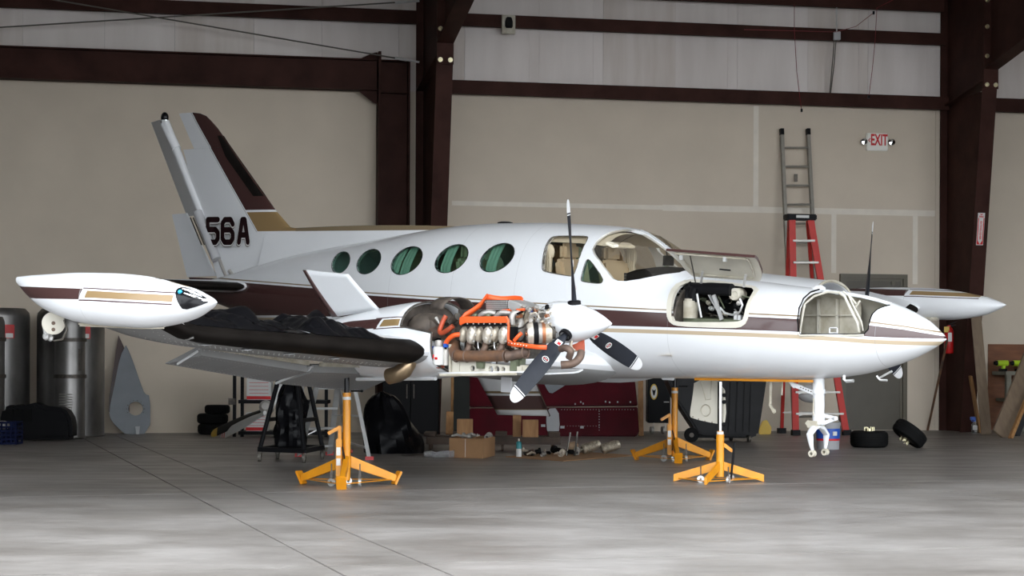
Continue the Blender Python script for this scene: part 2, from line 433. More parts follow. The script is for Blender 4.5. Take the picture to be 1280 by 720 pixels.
def frame(hxc, fw, D0, D1, knee, label, rafter_end):
    """tapered rigid-frame column, web square to the wall, and its rafter"""
    e = empty('frame_column', hw(hxc, 0, 0)); struct(e, label); inv = Matrix.Translation(-e.location)
    def part(mb, name):
        mb.v = [tuple(Vector(p)-e.location) for p in mb.v]; return mb.build(name, 'steel_red', e, smooth=False)
    h = fw/2
    m = MB(); wbox(m, hxc-h, hxc+h, .03, .055, 0, 7.1); part(m, 'outer_flange')
    m = MB(); m.hexa([hw(hxc-.006, .055, 0), hw(hxc+.006, .055, 0), hw(hxc+.006, D0, 0), hw(hxc-.006, D0, 0)],
                     [hw(hxc-.006, .055, knee), hw(hxc+.006, .055, knee), hw(hxc+.006, D1, knee), hw(hxc-.006, D1, knee)])
    m.hexa([hw(hxc-.006, .055, knee), hw(hxc+.006, .055, knee), hw(hxc+.006, D1, knee+.16), hw(hxc-.006, D1, knee+.16)],
           [hw(hxc-.006, .055, 7.15), hw(hxc+.006, .055, 7.15), hw(hxc+.006, D1, 7.3), hw(hxc-.006, D1, 7.3)]); part(m, 'web')
    m = MB(); m.hexa([hw(hxc-h, D0, 0), hw(hxc+h, D0, 0), hw(hxc+h, D0+.03, 0), hw(hxc-h, D0+.03, 0)],
                     [hw(hxc-h, D1, knee+.12), hw(hxc+h, D1, knee+.12), hw(hxc+h, D1+.03, knee+.12), hw(hxc-h, D1+.03, knee+.12)]); part(m, 'inner_flange')
    m = MB(); m.hexa([hw(hxc-h, .055, knee-.10), hw(hxc+h, .055, knee-.10), hw(hxc+h, D1, knee+.13), hw(hxc-h, D1, knee+.13)],
                     [hw(hxc-h, .055, knee-.08), hw(hxc+h, .055, knee-.08), hw(hxc+h, D1, knee+.15), hw(hxc-h, D1, knee+.15)]); part(m, 'knee_plate')
    m = MB(); wbox(m, hxc-h, hxc+h, D1+.0, D1+.03, knee+.13, 7.3); wbox(m, hxc-h, hxc+h, D1+.034, D1+.06, knee+.0, 7.3); part(m, 'end_plate')
    # rafter
    rl = 6.0; a, b = knee+.30, knee+.30+rafter_end
    m = MB(); m.hexa([hw(hxc-h, D1+.06, a), hw(hxc+h, D1+.06, a), hw(hxc+h, D1+rl, b), hw(hxc-h, D1+rl, b)],
                     [hw(hxc-h, D1+.06, a+.03), hw(hxc+h, D1+.06, a+.03), hw(hxc+h, D1+rl, b+.03), hw(hxc-h, D1+rl, b+.03)]); part(m, 'rafter_flange')
    m = MB(); m.hexa([hw(hxc-.006, D1+.06, a+.03), hw(hxc+.006, D1+.06, a+.03), hw(hxc+.006, D1+rl, b+.03), hw(hxc-.006, D1+rl, b+.03)],
                     [hw(hxc-.006, D1+.06, 7.15), hw(hxc+.006, D1+.06, 7.15), hw(hxc+.006, D1+rl, 7.15+.6), hw(hxc-.006, D1+rl, 7.15+.6)]); part(m, 'rafter_web')
    for z in (knee+.06, knee+.50, knee+.95, knee+1.35):
        for sx in (-1, 1):
            m = MB(); p = hw(hxc+sx*h*.6, D1+.06, z)
            m.lathe(p, WN, [(0, .035), (.018, .035), (.018, .024), (.035, .020), (.036, 0)], 8)
            mm = m; mm.v = [tuple(Vector(q)-e.location) for q in mm.v]; mm.build('bolt', 'bolt', e)
    return e
frame(-1.40, .24, .95, 2.0, 5.30, 'haunched dark red steel column rising behind the airplane tail', 1.1)
frame(7.16, .24, .80, 1.55, 5.30, 'haunched dark red steel column at the right, fire sign on it', 1.1)
# bracing rods
def rod(p, q, label):
    m = MB(); m.tube([p, q], .011, 8); d = (q-p).normalized()
    o = m.build('brace_rod', 'grey_rubber'); struct(o, label)
    m = MB(); m.tube([q-d*.32, q-d*.14], .022, 8); m.tube([q-d*.14, q+d*.05], .016, 8); m.build('turnbuckle', 'alu', o)
rod(wl(-60, 38, .45), wl(520, 1.5, .45), 'steel brace rod rising to the right across the left bay')
rod(wl(-60, -22, .5), wl(520, 77, .5), 'steel brace rod falling to the right across the left bay')

# ------------------------------------------------------------------ door in the back wall
e = empty('door_1', hw(5.91, 0, 0), WROT); struct(e, 'dark olive-brown steel personnel door in the back wall')
def loc_box(m, x0, x1, y0, y1, z0, z1): return m.box(((x0+x1)/2, (y0+y1)/2, (z0+z1)/2), (x1-x0, y1-y0, z1-z0))
m = MB(); loc_box(m, -.57, -.50, -.06, 0, 0, 2.51); loc_box(m, .50, .57, -.06, 0, 0, 2.51); loc_box(m, -.5, .5, -.06, 0, 2.44, 2.51)
loc_box(m, -.50, -.46, -.03, 0, 0, 2.44); loc_box(m, .46, .50, -.03, 0, 0, 2.44); loc_box(m, -.46, .46, -.03, 0, 2.40, 2.44)
m.build('door_frame', 'door_frame', e, smooth=False)
m = MB(); loc_box(m, -.46, .46, -.02, 0, .01, 2.40); m.build('door_leaf', 'door_paint', e, smooth=False)
m = MB(); loc_box(m, .30, .36, -.05, -.02, 2.34, 2.40); m.build('door_closer', 'door_frame', e, smooth=False)
m = MB(); m.lathe((.40, -.02, 1.02), (0, -1, 0), [(0, .03), (.03, .02), (.05, .03), (.07, .02), (.072, 0)], 12); m.build('door_knob', 'alu_dull', e)
# ================================================================== the airplane
TH, BK, PT = R(39.765), R(1.446), R(-2.085)
AO = Vector((3.534, 15.064, 1.365))
_Rp = Matrix(((cos(PT), 0, -sin(PT)), (0, 1, 0), (sin(PT), 0, cos(PT))))
_Rb = Matrix(((1, 0, 0), (0, cos(BK), -sin(BK)), (0, sin(BK), cos(BK))))
AM = Matrix.Rotation(-TH, 3, 'Z') @ _Rp @ _Rb
plane = empty('airplane'); plane.matrix_world = Matrix.Translation(AO) @ AM.to_4x4()
tag(plane, 'white twin-engine propeller airplane with brown and gold stripes standing on yellow jacks', 'airplane')
def V(s, b, z): return Vector((-s, -b, z))                       # station aft of nose, right of centre, up
_ro = AM.transposed() @ (CAMP-AO)
def _ray(u, v):
    d = AM.transposed() @ ray(u, v); return (Vector((-_ro.x, -_ro.y, _ro.z)), Vector((-d.x, -d.y, d.z)))   # in (s,b,z)
def Ab(u, v, b):
    o, d = _ray(u, v); q = o+d*((b-o.y)/d.y); return q.x, q.z
def A(u, v, b):
    s, z = Ab(u, v, b); return V(s, b, z)
def As(u, v, s):
    o, d = _ray(u, v); q = o+d*((s-o.x)/d.x); return V(q.x, q.y, q.z)
def interp(tab, s):
    if s <= tab[0][0]: return tab[0][1]
    for i in range(len(tab)-1):
        if s <= tab[i+1][0]:
            x0, y0 = tab[i]; x1, y1 = tab[i+1]
            xm, ym = tab[i-1] if i else (2*x0-x1, 2*y0-y1); xp, yp = tab[i+2] if i+2 < len(tab) else (2*x1-x0, 2*y1-y0)
            h = x1-x0; t = (s-x0)/h
            def sl(xa, ya, xb, yb, xc, yc):
                a = (yb-ya)/(xb-xa); b = (yc-yb)/(xc-xb)
                return 0 if a*b <= 0 else 2*a*b/(a+b)
            m0, m1 = sl(xm, ym, x0, y0, x1, y1)*h, sl(x0, y0, x1, y1, xp, yp)*h
            t2, t3 = t*t, t*t*t
            return (2*t3-3*t2+1)*y0+(t3-2*t2+t)*m0+(-2*t3+3*t2)*y1+(t3-t2)*m1
    return tab[-1][1]
ZT = [(0,-.085),(.05,-.042),(.15,.038),(.3,.115),(.5,.19),(.8,.255),(1.1,.288),(1.4,.315),(1.7,.345),(2.1,.385),(2.5,.45),(2.65,.56),(2.85,.69),(3.06,.795),(3.3,.84),(3.84,.872),(4.22,.885),(4.62,.885),(5.03,.873),(5.35,.852),(5.89,.79),(6.42,.72),(7.27,.62),(8.0,.5),(8.67,.35),(9.0,.29),(9.35,.23)]
ZB = [(0,-.095),(.05,-.137),(.15,-.195),(.3,-.27),(.5,-.345),(.8,-.425),(1.1,-.465),(1.4,-.488),(1.7,-.503),(2.2,-.519),(2.7,-.535),(3.4,-.567),(4,-.593),(5,-.625),(5.5,-.615),(6,-.57),(6.5,-.49),(7,-.39),(8,-.17),(9,.05),(9.35,.12)]
WW = [(0,.012),(.05,.055),(.15,.125),(.3,.205),(.5,.28),(.8,.365),(1.1,.425),(1.4,.468),(1.7,.505),(2,.545),(2.5,.61),(3,.67),(3.5,.71),(4,.73),(5,.73),(5.5,.71),(6,.66),(6.5,.58),(7,.49),(7.5,.40),(8,.31),(8.5,.225),(9,.14),(9.35,.07)]
ZM = [(0,-.09),(1,-.09),(2,-.08),(2.5,-.05),(3,0),(4,.02),(6,.05),(8,.12),(9.35,.17)]
NE = [(0,2.0),(1,2.1),(2.3,2.3),(2.8,2.7),(3.5,2.5),(5,2.4),(7,2.2),(9.35,2.0)]
def sec(s, off=0.0): return interp(ZT, s)-off, interp(ZB, s)+off, max(interp(WW, s)-off, .004), interp(ZM, s), interp(NE, s)
def ring(s, n=64, off=0.0):
    zt, zb, w, zm, e = sec(s, off); out = []
    for j in range(n):
        a = 2*pi*j/n; c, q = cos(a), sin(a); sg = lambda x: (x > 0)-(x < 0)
        b = w*sg(c)*abs(c)**(2/e); h = (zt-zm) if q > 0 else (zm-zb)
        out.append(V(s, b, zm+h*sg(q)*abs(q)**(2/e)))
    return out
def gfun(p, off=0.0):
    s, b, z = p
    if s <= 0 or s >= 9.35: return 9
    zt, zb, w, zm, e = sec(s, off); h = (zt-zm) if z > zm else (zm-zb)
    return (abs(b)/w)**e+(abs(z-zm)/max(h, .004))**e-1
def side_b(s, z, off=0.0):
    zt, zb, w, zm, e = sec(s, off); h = (zt-zm) if z > zm else (zm-zb); t = min(abs(z-zm)/max(h, .004), .999)
    return w*(1-t**e)**(1/e)
def S(u, v):                                                     # pixel ray on the near skin -> (s, z)
    o, d = _ray(u, v); t0 = (1.2-o.y)/d.y; t = t0; st = .02
    while t < t0+3:
        if gfun(o+d*t) < 0:
            a, b = t-st, t
            for _ in range(24):
                c = (a+b)/2
                if gfun(o+d*c) < 0: b = c
                else: a = c
            q = o+d*b; return q.x, q.z
        t += st
    s, z = Ab(u, v, 0); return s, z
def SB(u, v, off=0.0):
    s, z = S(u, v); return V(s, side_b(s, z)+off, z)
def zpx(pts, ox, oy, k): return [(ox+x/k, oy+y/k) for x, y in pts]

def smooth_poly(pts, it=2):
    for _ in range(it):
        out = []
        for i in range(len(pts)):
            p, q = pts[i], pts[(i+1) % len(pts)]
            out.append(tuple(p[k]*.75+q[k]*.25 for k in range(len(p)))); out.append(tuple(p[k]*.25+q[k]*.75 for k in range(len(p))))
        pts = out
    return pts
def ell_px(cx, cy, rx, ry, phi, n=28):
    return [(cx+rx*cos(t), cy-ry*sin(t+R(phi))) for t in (2*pi*k/n for k in range(n))]
cab_px = [ell_px(426, 328, 11.3, 13.3, 18), ell_px(461, 327, 15, 15.4, 21), ell_px(508.5, 325.7, 19.4, 17.4, 24), ell_px(564.5, 323.3, 20.6, 17.6, 25), ell_px(621.5, 322, 21.4, 17.8, 25)]
cab_sz = [[S(u, v) for u, v in q] for q in cab_px]
side_sz = [S(u, v) for u, v in smooth_poly(zpx([(50,410),(58,330),(75,245),(110,180),(150,162),(280,162),(405,162),(413,183),(365,270),(312,450),(290,476),(265,480),(80,445),(56,432)], 670, 270, 6.4), 1)]
tri_sz = [S(u, v) for u, v in smooth_poly(zpx([(360,508),(378,430),(395,370),(414,346),(437,360),(536,498),(528,532),(500,540),(440,533),(370,522)], 670, 270, 6.4), 1)]
ws_l = [S(u, v) for u, v in zpx([(1150,452),(1050,463),(950,481),(830,505),(720,521),(655,519),(610,503),(560,440),(500,360),(455,300),(443,262),(470,212),(530,157),(600,124),(690,108),(770,109)], 670, 270, 6.4)]
ws_sz = ws_l+[(2.99, .85), (2.85, .76), (2.7, .66), (2.55, .55), (2.50, .50)]
bayA_out = [S(u, v) for u, v in smooth_poly(zpx([(213,600),(218,480),(255,380),(318,330),(420,310),(600,322),(800,347),(972,376),(900,470),(872,560),(866,640),(830,692),(760,707),(300,693),(236,662)], 800, 300, 6.4), 1)]
bayA_in = [S(u, v) for u, v in smooth_poly(zpx([(250,600),(256,480),(288,400),(338,352),(420,335),(620,352),(820,373),(930,387),(872,470),(842,560),(832,630),(800,657),(290,657),(260,640)], 800, 300, 6.4), 1)]
bayB_l = [S(u, v) for u, v in [(1112,381.5),(1104,383.5),(1096,387),(1090,393),(1087,401),(1085,412),(1080,417.5),(1070,418),(1000,418),(997.5,414),(996.5,400),(998.5,385),(1004,373),(1013,365),(1024,361.5)]]
bayB = bayB_l+[(1.20, .36), (.9, .34), (.6, .29)]

def resample(poly, n=44):
    L = [0]
    for a, b in zip(poly, poly[1:]+poly[:1]): L.append(L[-1]+math.hypot(a[0]-b[0], a[1]-b[1]))
    out = []
    for k in range(n):
        d = L[-1]*k/n; i = max(j for j in range(len(poly)) if L[j] <= d+1e-9); f = (d-L[i])/(L[i+1]-L[i]); a, b = poly[i], poly[(i+1) % len(poly)]
        out.append((a[0]+(b[0]-a[0])*f, a[1]+(b[1]-a[1])*f))
    return out
def finish(bm_or_me, name, mats, parent, ang=30):
    me = bm_or_me; me.name = name
    me.materials.clear()
    for q in (mats if isinstance(mats, list) else [mats]): me.materials.append(M(q) if isinstance(q, str) else q)
    me.shade_smooth(); me.set_sharp_from_angle(angle=R(ang))
    o = bpy.data.objects.new(name, me); COL.objects.link(o); o.parent = parent; return o
def boolean(base, cutters, op='DIFFERENCE'):
    """apply exact booleans; base and cutters are MB; returns a mesh"""
    tmp = []
    b = base.build('tmp_base', 'white', None, smooth=False, merge=True); tmp.append(b)
    for c in cutters:
        k = c.build('tmp_cut', 'white', None, smooth=False, merge=True); tmp.append(k)
        md = b.modifiers.new('b', 'BOOLEAN'); md.operation = op; md.solver = 'EXACT'; md.object = k
    dg = bpy.context.evaluated_depsgraph_get(); dg.update()
    me = bpy.data.meshes.new_from_object(b.evaluated_get(dg))
    for t in tmp:
        d = t.data; bpy.data.objects.remove(t); bpy.data.meshes.remove(d)
    return me

# ---- paint
def paint_mat(name, fn, base=WHITE, rough=.26, coat=.30):
    m = bpy.data.materials.new(name); m.use_nodes = True; nt = m.node_tree; X.nt = nt
    p = nt.nodes['Principled BSDF']; p.inputs['Roughness'].default_value = rough
    p.inputs['Coat Weight'].default_value = coat; p.inputs['Coat Roughness'].default_value = .07
    tc = nt.nodes.new('ShaderNodeTexCoord'); sx = nt.nodes.new('ShaderNodeSeparateXYZ'); nt.links.new(tc.outputs['Object'], sx.inputs[0])
    s = X(sx.outputs[0])*-1.0; b = X(sx.outputs[1])*-1.0; z = X(sx.outputs[2])
    nz = nt.nodes.new('ShaderNodeTexNoise'); nz.inputs['Scale'].default_value = 2.2; nz.inputs['Detail'].default_value = 6
    nt.links.new(tc.outputs['Object'], nz.inputs['Vector'])
    f = X(nz.outputs['Fac'])*.10+.95
    cb = nt.nodes.new('ShaderNodeCombineColor')
    for i in range(3): nt.links.new((f*base[i]).k, cb.inputs[i])
    def curve(pts, lo, hi, smax=10.0):
        n = nt.nodes.new('ShaderNodeFloatCurve'); c = n.mapping.curves[0]
        pts = sorted(pts)
        while len(c.points) < len(pts): c.points.new(.5, .5)
        for q, (a, y) in zip(c.points, pts):
            q.location = (a/smax, (y-lo)/(hi-lo)); q.handle_type = 'VECTOR'
        n.mapping.update(); nt.links.new((s*(1/smax)).k, n.inputs['Value'])
        return X(n.outputs[0])*(hi-lo)+lo
    col = fn(nt, s, b, z, cb.outputs[0], curve)
    nt.links.new(col, p.inputs['Base Color']); _M[name] = m; return m
top_pts = [S(u, v) for u, v in [(300,353),(350,357),(400,361),(457,369),(530,374),(600,378),(660,382),(760,387.5),(830,391),(937,396),(1000,399),(1050,403),(1090,407),(1130,412),(1160,417)]]+[(.0, -.075)]
bot_pts = [S(u, v) for u, v in [(370,394),(760,407),(830,409),(937,412.5),(990,414.5),(1050,418),(1090,421),(1130,422.5),(1160,423)]]+[(0, -.092), (9.2, -.12)]
def band(x, lo, hi): return (x > lo)*(x < hi)
def fus_paint(nt, s, b, z, base, curve):
    t = curve(top_pts, -.4, .6); o = curve(bot_pts, -.4, .6)
    c = mixc(nt, (z < t)*(z > o), base, BROWN)
    c = mixc(nt, band(z-t, .020, .032), c, (.22, .16, .09))
    c = mixc(nt, band(o-z, .024, .058), c, (.44, .35, .24))
    ln = band(s, .498, .502)+band(s, 3.98, 3.983)+band(s, 4.76, 4.763)+band(s, 2.35, 2.353)+band(s, 5.6, 5.603)
    return mixc(nt, ln*.45, c, (.25, .25, .25))
paint_mat('fuselage_paint', fus_paint)

# ---- fuselage shell: outer loft minus the hollow, windows and hatches
ST = [0, .012, .03, .06, .1, .15, .2, .26, .33, .41, .5]+[.5+.075*k for k in range(1, 73)]+[6.0+.16*k for k in range(1, 21)]+[9.3]
base = MB(); base.grid([ring(s) for s in ST if s > .001], closed=True, capends=True)
cav = MB(); cs = [.30, .4, .5, .65, .8]+[.95+.15*k for k in range(0, 40)]; cs = [s for s in cs if s < 6.95]
cav.grid([ring(s, 48, .028) for s in cs], closed=True, capends=True)
cuts = [cav]
def cutter(poly, b0, b1):
    m = MB(); m.prism([V(s, b0, z) for s, z in poly], (0, -(b1-b0), 0)); return m
for q in cab_sz: cuts.append(cutter(q, -1.2, 1.2))
cuts.append(cutter(side_sz, -1.2, 1.2)); cuts.append(cutter(tri_sz, -1.2, 1.2))
cuts.append(cutter(ws_sz, .025, 1.2)); cuts.append(cutter(ws_sz, -1.2, -.025))
cuts.append(cutter(bayA_in, .06, 1.2)); cuts.append(cutter(bayB, .0, 1.2))
fus_me = boolean(base, cuts)
fus = finish(fus_me, 'fuselage', 'fuselage_paint', plane)

def glass(name, tint, gl=.35, rough=.02):
    m = bpy.data.materials.new(name); m.use_nodes = True; nt = m.node_tree
    for n in list(nt.nodes):
        if n.type != 'OUTPUT_MATERIAL': nt.nodes.remove(n)
    out = [n for n in nt.nodes if n.type == 'OUTPUT_MATERIAL'][0]
    t = nt.nodes.new('ShaderNodeBsdfTransparent'); t.inputs[0].default_value = (*tint, 1)
    g = nt.nodes.new('ShaderNodeBsdfGlossy'); g.inputs[1].default_value = rough
    fr = nt.nodes.new('ShaderNodeFresnel'); fr.inputs[0].default_value = 1.5
    mx = nt.nodes.new('ShaderNodeMixShader'); ml = nt.nodes.new('ShaderNodeMath'); ml.operation = 'MULTIPLY'; ml.inputs[1].default_value = .22; nt.links.new(fr.outputs[0], ml.inputs[0]); nt.links.new(ml.outputs[0], mx.inputs[0])
    nt.links.new(t.outputs[0], mx.inputs[1]); nt.links.new(g.outputs[0], mx.inputs[2]); nt.links.new(mx.outputs[0], out.inputs[0])
    _M[name] = m
glass('glass_green', (.42, .60, .52)); glass('glass_smoke', (.80, .77, .71)); glass('glass_clear', (.85, .87, .86))
def pane(name, poly, mt, side=1, off=-.008, rings=5, parent=plane):
    cx = sum(p[0] for p in poly)/len(poly); cz = sum(p[1] for p in poly)/len(poly); m = MB(); rows = []
    for k in range(1, rings+1):
        f = k/rings; rows.append([(cx+(s-cx)*f, cz+(z-cz)*f) for s, z in poly])
    P = lambda s, z: V(s, side*(side_b(s, z)+off), z)
    n = len(poly); vs = [P(cx, cz)]+[P(s, z) for r in rows for s, z in r]; fs = [(0, 1+j, 1+(j+1) % n) for j in range(n)]
    for k in range(rings-1):
        for j in range(n): fs.append((1+k*n+j, 1+k*n+(j+1) % n, 1+(k+1)*n+(j+1) % n, 1+(k+1)*n+j))
    m.add(vs, fs); return m.build(name, mt, parent, ang=60)
def rim(name, poly, mt, w=.012, side=1, off=.003, parent=plane, inner=None):
    n = len(poly); cx = sum(p[0] for p in poly)/n; cz = sum(p[1] for p in poly)/n; m = MB()
    def outp(s, z):
        d = math.hypot(s-cx, z-cz); return (s+(s-cx)/d*w, z+(z-cz)/d*w)
    o = [outp(*p) for p in poly] if inner is None else poly
    i = poly if inner is None else inner
    P = lambda q, f: V(q[0], side*(side_b(*q)+f), q[1])
    rows = [[P(q, -.02) for q in o], [P(q, off) for q in o], [P(q, off) for q in i], [P(q, -.03) for q in i], [P(q, -.02) for q in o]]
    m.grid(rows, closed=True); return m.build(name, mt, parent)
for side in (1, -1):
    for q in cab_sz:
        w = pane('cabin_window', q, 'glass_green', side); rim('window_rim', q, 'black', .005, side, .002, w)
    w = pane('side_window', side_sz, 'glass_smoke', side); rim('window_rim', side_sz, 'grey_rubber', .007, side, .002, w)
    w = pane('vent_window', tri_sz, 'glass_green', side); rim('window_rim', tri_sz, 'grey_rubber', .006, side, .002, w)
# windshield panes: strips in (s, b) on the sloping front
def wshield(side):
    m = MB(); rows = []
    n = 26
    lo = [p for p in ws_l]
    for i in range(n+1):
        s = 2.50+(3.45-2.50)*i/n
        # z range covered by the glass at this station
        zs = []
        for a, b in zip(ws_l, ws_l[1:]+[ws_l[0]]):
            if (a[0]-s)*(b[0]-s) < 0: zs.append(a[1]+(b[1]-a[1])*(s-a[0])/(b[0]-a[0]))
        zt = sec(s)[0]
        z0 = min(zs) if zs else None
        if z0 is None: continue
        z1 = max(zs) if len(zs) > 1 and s > 3.02 else None
        row = []
        for j in range(9):
            f = j/8
            if z1 is not None:
                z = z0+(z1-z0)*f; row.append(V(s, side*(side_b(s, z)-.010), z))
            else:
                a = side_b(s, z0); b = .03; bb = a+(b-a)*f
                _, _, w, zm, e = sec(s); z = zm+(zt-zm)*(1-(bb/w)**e)**(1/e); row.append(V(s, side*(bb-.004), z-.009))
        rows.append(row)
    m.grid(rows); return m.build('windshield', 'glass_smoke', plane, ang=60)
for side in (1, -1): wshield(side)
m = MB(); m.tube([V(s, 0, interp(ZT, s)+.004) for s in (3.08, 3.0, 2.9, 2.8, 2.7, 2.6, 2.52)], .012, 6); m.build('windshield_post', 'grey_paint', plane)

# ---- cabin and cockpit interior
m = MB()
m.grid([ring(2.30, 48, .03), ring(2.32, 48, .03)], closed=True, capends=True); m.build('bulkhead', 'dark_metal', plane)
m = MB(); m.grid([ring(1.62, 48, .03), ring(1.64, 48, .03)], closed=True, capends=True); m.build('bulkhead', 'dark_metal', plane)
m = MB(); m.grid([ring(s, 48, .034)[12:40] for s in (.34, .42, .5, .6, .7, .8, .95, 1.1, 1.3, 1.58)]); m.build('bay_liner', 'cream', plane)
m = MB(); m.grid([[V(s, b, -.30) for b in (-.55, .55)] for s in (2.33, 4, 6.0)]); m.grid([[V(s, b, -.31) for b in (-.55, .55)] for s in (2.33, 4, 6.0)]); m.build('cabin_floor', 'seat', plane)
m = MB(); rows = []
for s in [3.14+.3*k for k in range(12)]:
    r_ = ring(s, 48, .04); rows.append(r_[7:18])
m.grid(rows); m.build('headliner', 'trim_cream', plane)
m = MB(); rows = []
for s, zt in ((2.5, .40), (2.60, .45), (2.74, .475), (2.86, .46)):
    w = side_b(s, min(zt, sec(s)[0]-.02))-.03; rows.append([V(s, b*w, min(zt, sec(s)[0]-.04)-.06*abs(b)**3) for b in (-.93, -.7, -.4, 0, .4, .7, .93)]+[V(s, b*w, zt-.16) for b in (.93, 0, -.93)])
m.grid(rows, closed=True, capends=True); gl = m.build('glareshield', 'black_matte', plane)
m = MB(); m.box(V(2.88, 0, .24), (.03, 1.0, .34)); m.build('instrument_panel', 'instrument', plane)
def seat(s, b):
    m = MB(); m.box(V(s, b, -.02), (.45, .42, .12)); m.box(V(s+.24, b, .26), (.10, .42, .55), Matrix.Rotation(R(-10), 3, 'Y')); m.box(V(s+.31, b, .60), (.08, .24, .16))
    m.build('seat', 'seat', plane, bevel=.03)
for s, b in ((3.35, .32), (3.35, -.32), (4.55, .34), (5.3, -.34), (5.3, .34)): seat(s, b)
def curtain(s0, s1, z0, z1, b, folds, mt='curtain', gather=0.0, lim_=True):
    m = MB(); rows = []; n = folds*6
    for i in range(9):
        f = i/8; z = z0+(z1-z0)*f; g = 1-gather*math.exp(-((f-.35)/.12)**2)
        row = []
        for j in range(n+1):
            t = j/n; s = (s0+s1)/2+(s1-s0)*(t-.5)*g
            lim = side_b(s, z, .05) if z < sec(s, .05)[0] else .1
            row.append(V(s, math.copysign(min(abs(b), lim), b)-.018*sin(2*pi*folds*t), z))
        rows.append(row)
    m.grid(rows); m.build('curtain', mt, plane, ang=80)
for u0, u1, v0, v1, b, k, gt, mt_ in ((764, 779, 303, 350, -.55, 5, 0, 'curtain'), (748, 761, 306, 330, -.55, 4, .1, 'trim_cream'), (781, 796, 303, 349, -.50, 5, .3, 'trim_cream'), (691, 712, 306, 342, -.55, 6, .4, 'curtain'), (681, 690, 312, 340, .52, 3, 0, 'trim_cream')):
    (sa, za), (sb, zb_) = Ab(u0, v1, b), Ab(u1, v0, b); curtain(sb, sa, za, zb_, b, k, mt_, gt)
mat('curtain_pale', (.50, .55, .50), .9)
for s in (6.3, 5.62, 5.47, 4.93, 4.36): curtain(s-.07, s+.05, .36, .68, .62 if s < 6 else .55, 3, 'curtain_pale')
m = MB(); m.ell(A(687, 315, .50), (.055, .035, .075)); m.build('headrest', 'trim_cream', plane)
m = MB(); m.box(V(3.05, .35, .66), (.10, .34, .03), Matrix.Rotation(R(20), 3, 'Y')); m.build('sun_visor', 'trim_cream', plane, bevel=.01)
m = MB(); m.box(V(2.78, -.02, .53), (.03, .14, .09)); m.tube([V(2.78, 0, .56), V(2.80, 0, .68)], .008, 6); m.build('compass', 'black_matte', plane, bevel=.015)

# ---- forward avionics bay (near side of the nose)
PB = -.20; sf = Ab(1076, 400, PB)[0]; m = MB()
for off_ in (0, -.01): m.grid([[V(s, PB+off_, z) for z in (max(-.30, interp(ZB, s)+.08), interp(ZT, s)-.05)] for s in (sf, .95, 1.1, 1.3, 1.5)])
bayp = m.build('bay_panel', 'cream_dirty', plane, smooth=False)
m = MB()
for u in (1023.5, 1047): m.bar(A(u, 374, PB+.02), A(u, 417, PB+.02), .02, .03, up=Vector((0, 1, 0)))
m.bar(A(1003, 394, PB+.02), A(1072, 394, PB+.02), .03, .008); m.build('bay_rib', 'cream', bayp, smooth=False)
m = MB(); m.box(V(1.22, .10, -.275), (.50, .40, .02)); m.build('bay_floor', 'cream_dirty', plane)
m = MB(); q = [A(u, v, .2) for u, v in ((1049,366),(1056,371),(1061,382),(1067,394),(1072,404),(1074,415))]
m.tube(q, .012, 8); m.tube([p+Vector((.02, .03, .01)) for p in q], .008, 8); m.tube([A(u, v, .3) for u, v in ((1000,415),(1003,395),(1006,380),(1018,370),(1035,365),(1050,366))], .010, 8)
m.tube([A(u, v, .12) for u, v in ((1062,370),(1070,380),(1068,386),(1075,376))], .010, 6); m.build('wire_bundle', 'cream', plane)
m = MB(); a = [A(u, v, .32) for u, v in ((1037, 410), (1046.5, 410), (1046.5, 416.5), (1037, 416.5))]
for i in range(4): m.tube([a[i], a[(i+1) % 4]], .007, 4)
m.build('placard_frame', 'white_flat', plane)
rim('hatch_seal', bayB_l, 'black_matte', .02, 1, .004) if False else None
m = MB(); pts = [V(s, side_b(s, z)-.004, z) for s, z in bayB_l]; m.tube(pts, .007, 6); m.build('hatch_seal', 'black_matte', plane)
m = MB(); pts = [V(s, side_b(s, z)+.002, z-.010) for s, z in bayB_l[6:10]]; m.tube(pts, .010, 4); m.build('hatch_edge', 'cream', plane)

# ---- aft nose bay: rim, door and contents
rim('bay_rim', resample(bayA_out), 'cream', inner=resample(bayA_in), off=.008)
def AA(u, v, b): return A(800+u/6.4, 300+v/6.4, b)
m = MB(); m.grid([[V(s, .04, z) for z in (-.25, interp(ZT, s)-.05)] for s in (1.64, 1.9, 2.28)]); m.build('bay_back_panel', 'black_matte', plane)
m = MB(); q = [AA(x, y, .42) for x, y in ((265,655),(350,625),(820,640),(800,665))]; m.prism(q, (0, .30, .01)); m.build('bay_tray', 'zinc_green', plane)
m = MB(); m.tube([AA(x, y, .36) for x, y in ((380,510),(375,440),(385,390),(420,365))], .045, 10); m.tube([AA(x, y, .36) for x, y in ((430,395),(560,390),(735,400))], .055, 12)
m.tube([AA(x, y, .40) for x, y in ((430,500),(425,430),(440,380))], .04, 10); m.build('air_duct', 'black', plane)
m = MB(); m.lathe(AA(403, 625, .40), (0, 0, 1), [(0, .06), (0, .066), (.15, .066), (.155, .055), (.17, .055), (.175, 0)], 16); m.build('filter_can', 'cream_dirty', plane)
m = MB(); m.lathe(AA(403, 518, .40), (0, 0, 1), [(0, .04), (.02, .045), (.03, .02), (.031, 0)], 14); m.build('filter_cap', 'alu', plane)
m = MB(); c = AA(775, 435, .30); m.lathe(c, (.2, -1, 0), [(-.10, .055), (.05, .055), (.06, .05), (.062, .03), (.05, .02), (.05, 0)], 16); m.build('blower_motor', 'cream_dirty', plane)
m = MB(); m.torus(AA(300, 450, .34), (.2, -1, 0), .06, .010, 18, 6); m.torus(AA(300, 450, .34), (.2, -1, 0), .035, .008, 18, 6); m.lathe(AA(300, 490, .32), (.2, -1, 0), [(0, .05), (.03, .05), (.04, .02), (.041, 0)], 14); m.build('blower_wheel', 'alu_dull', plane)
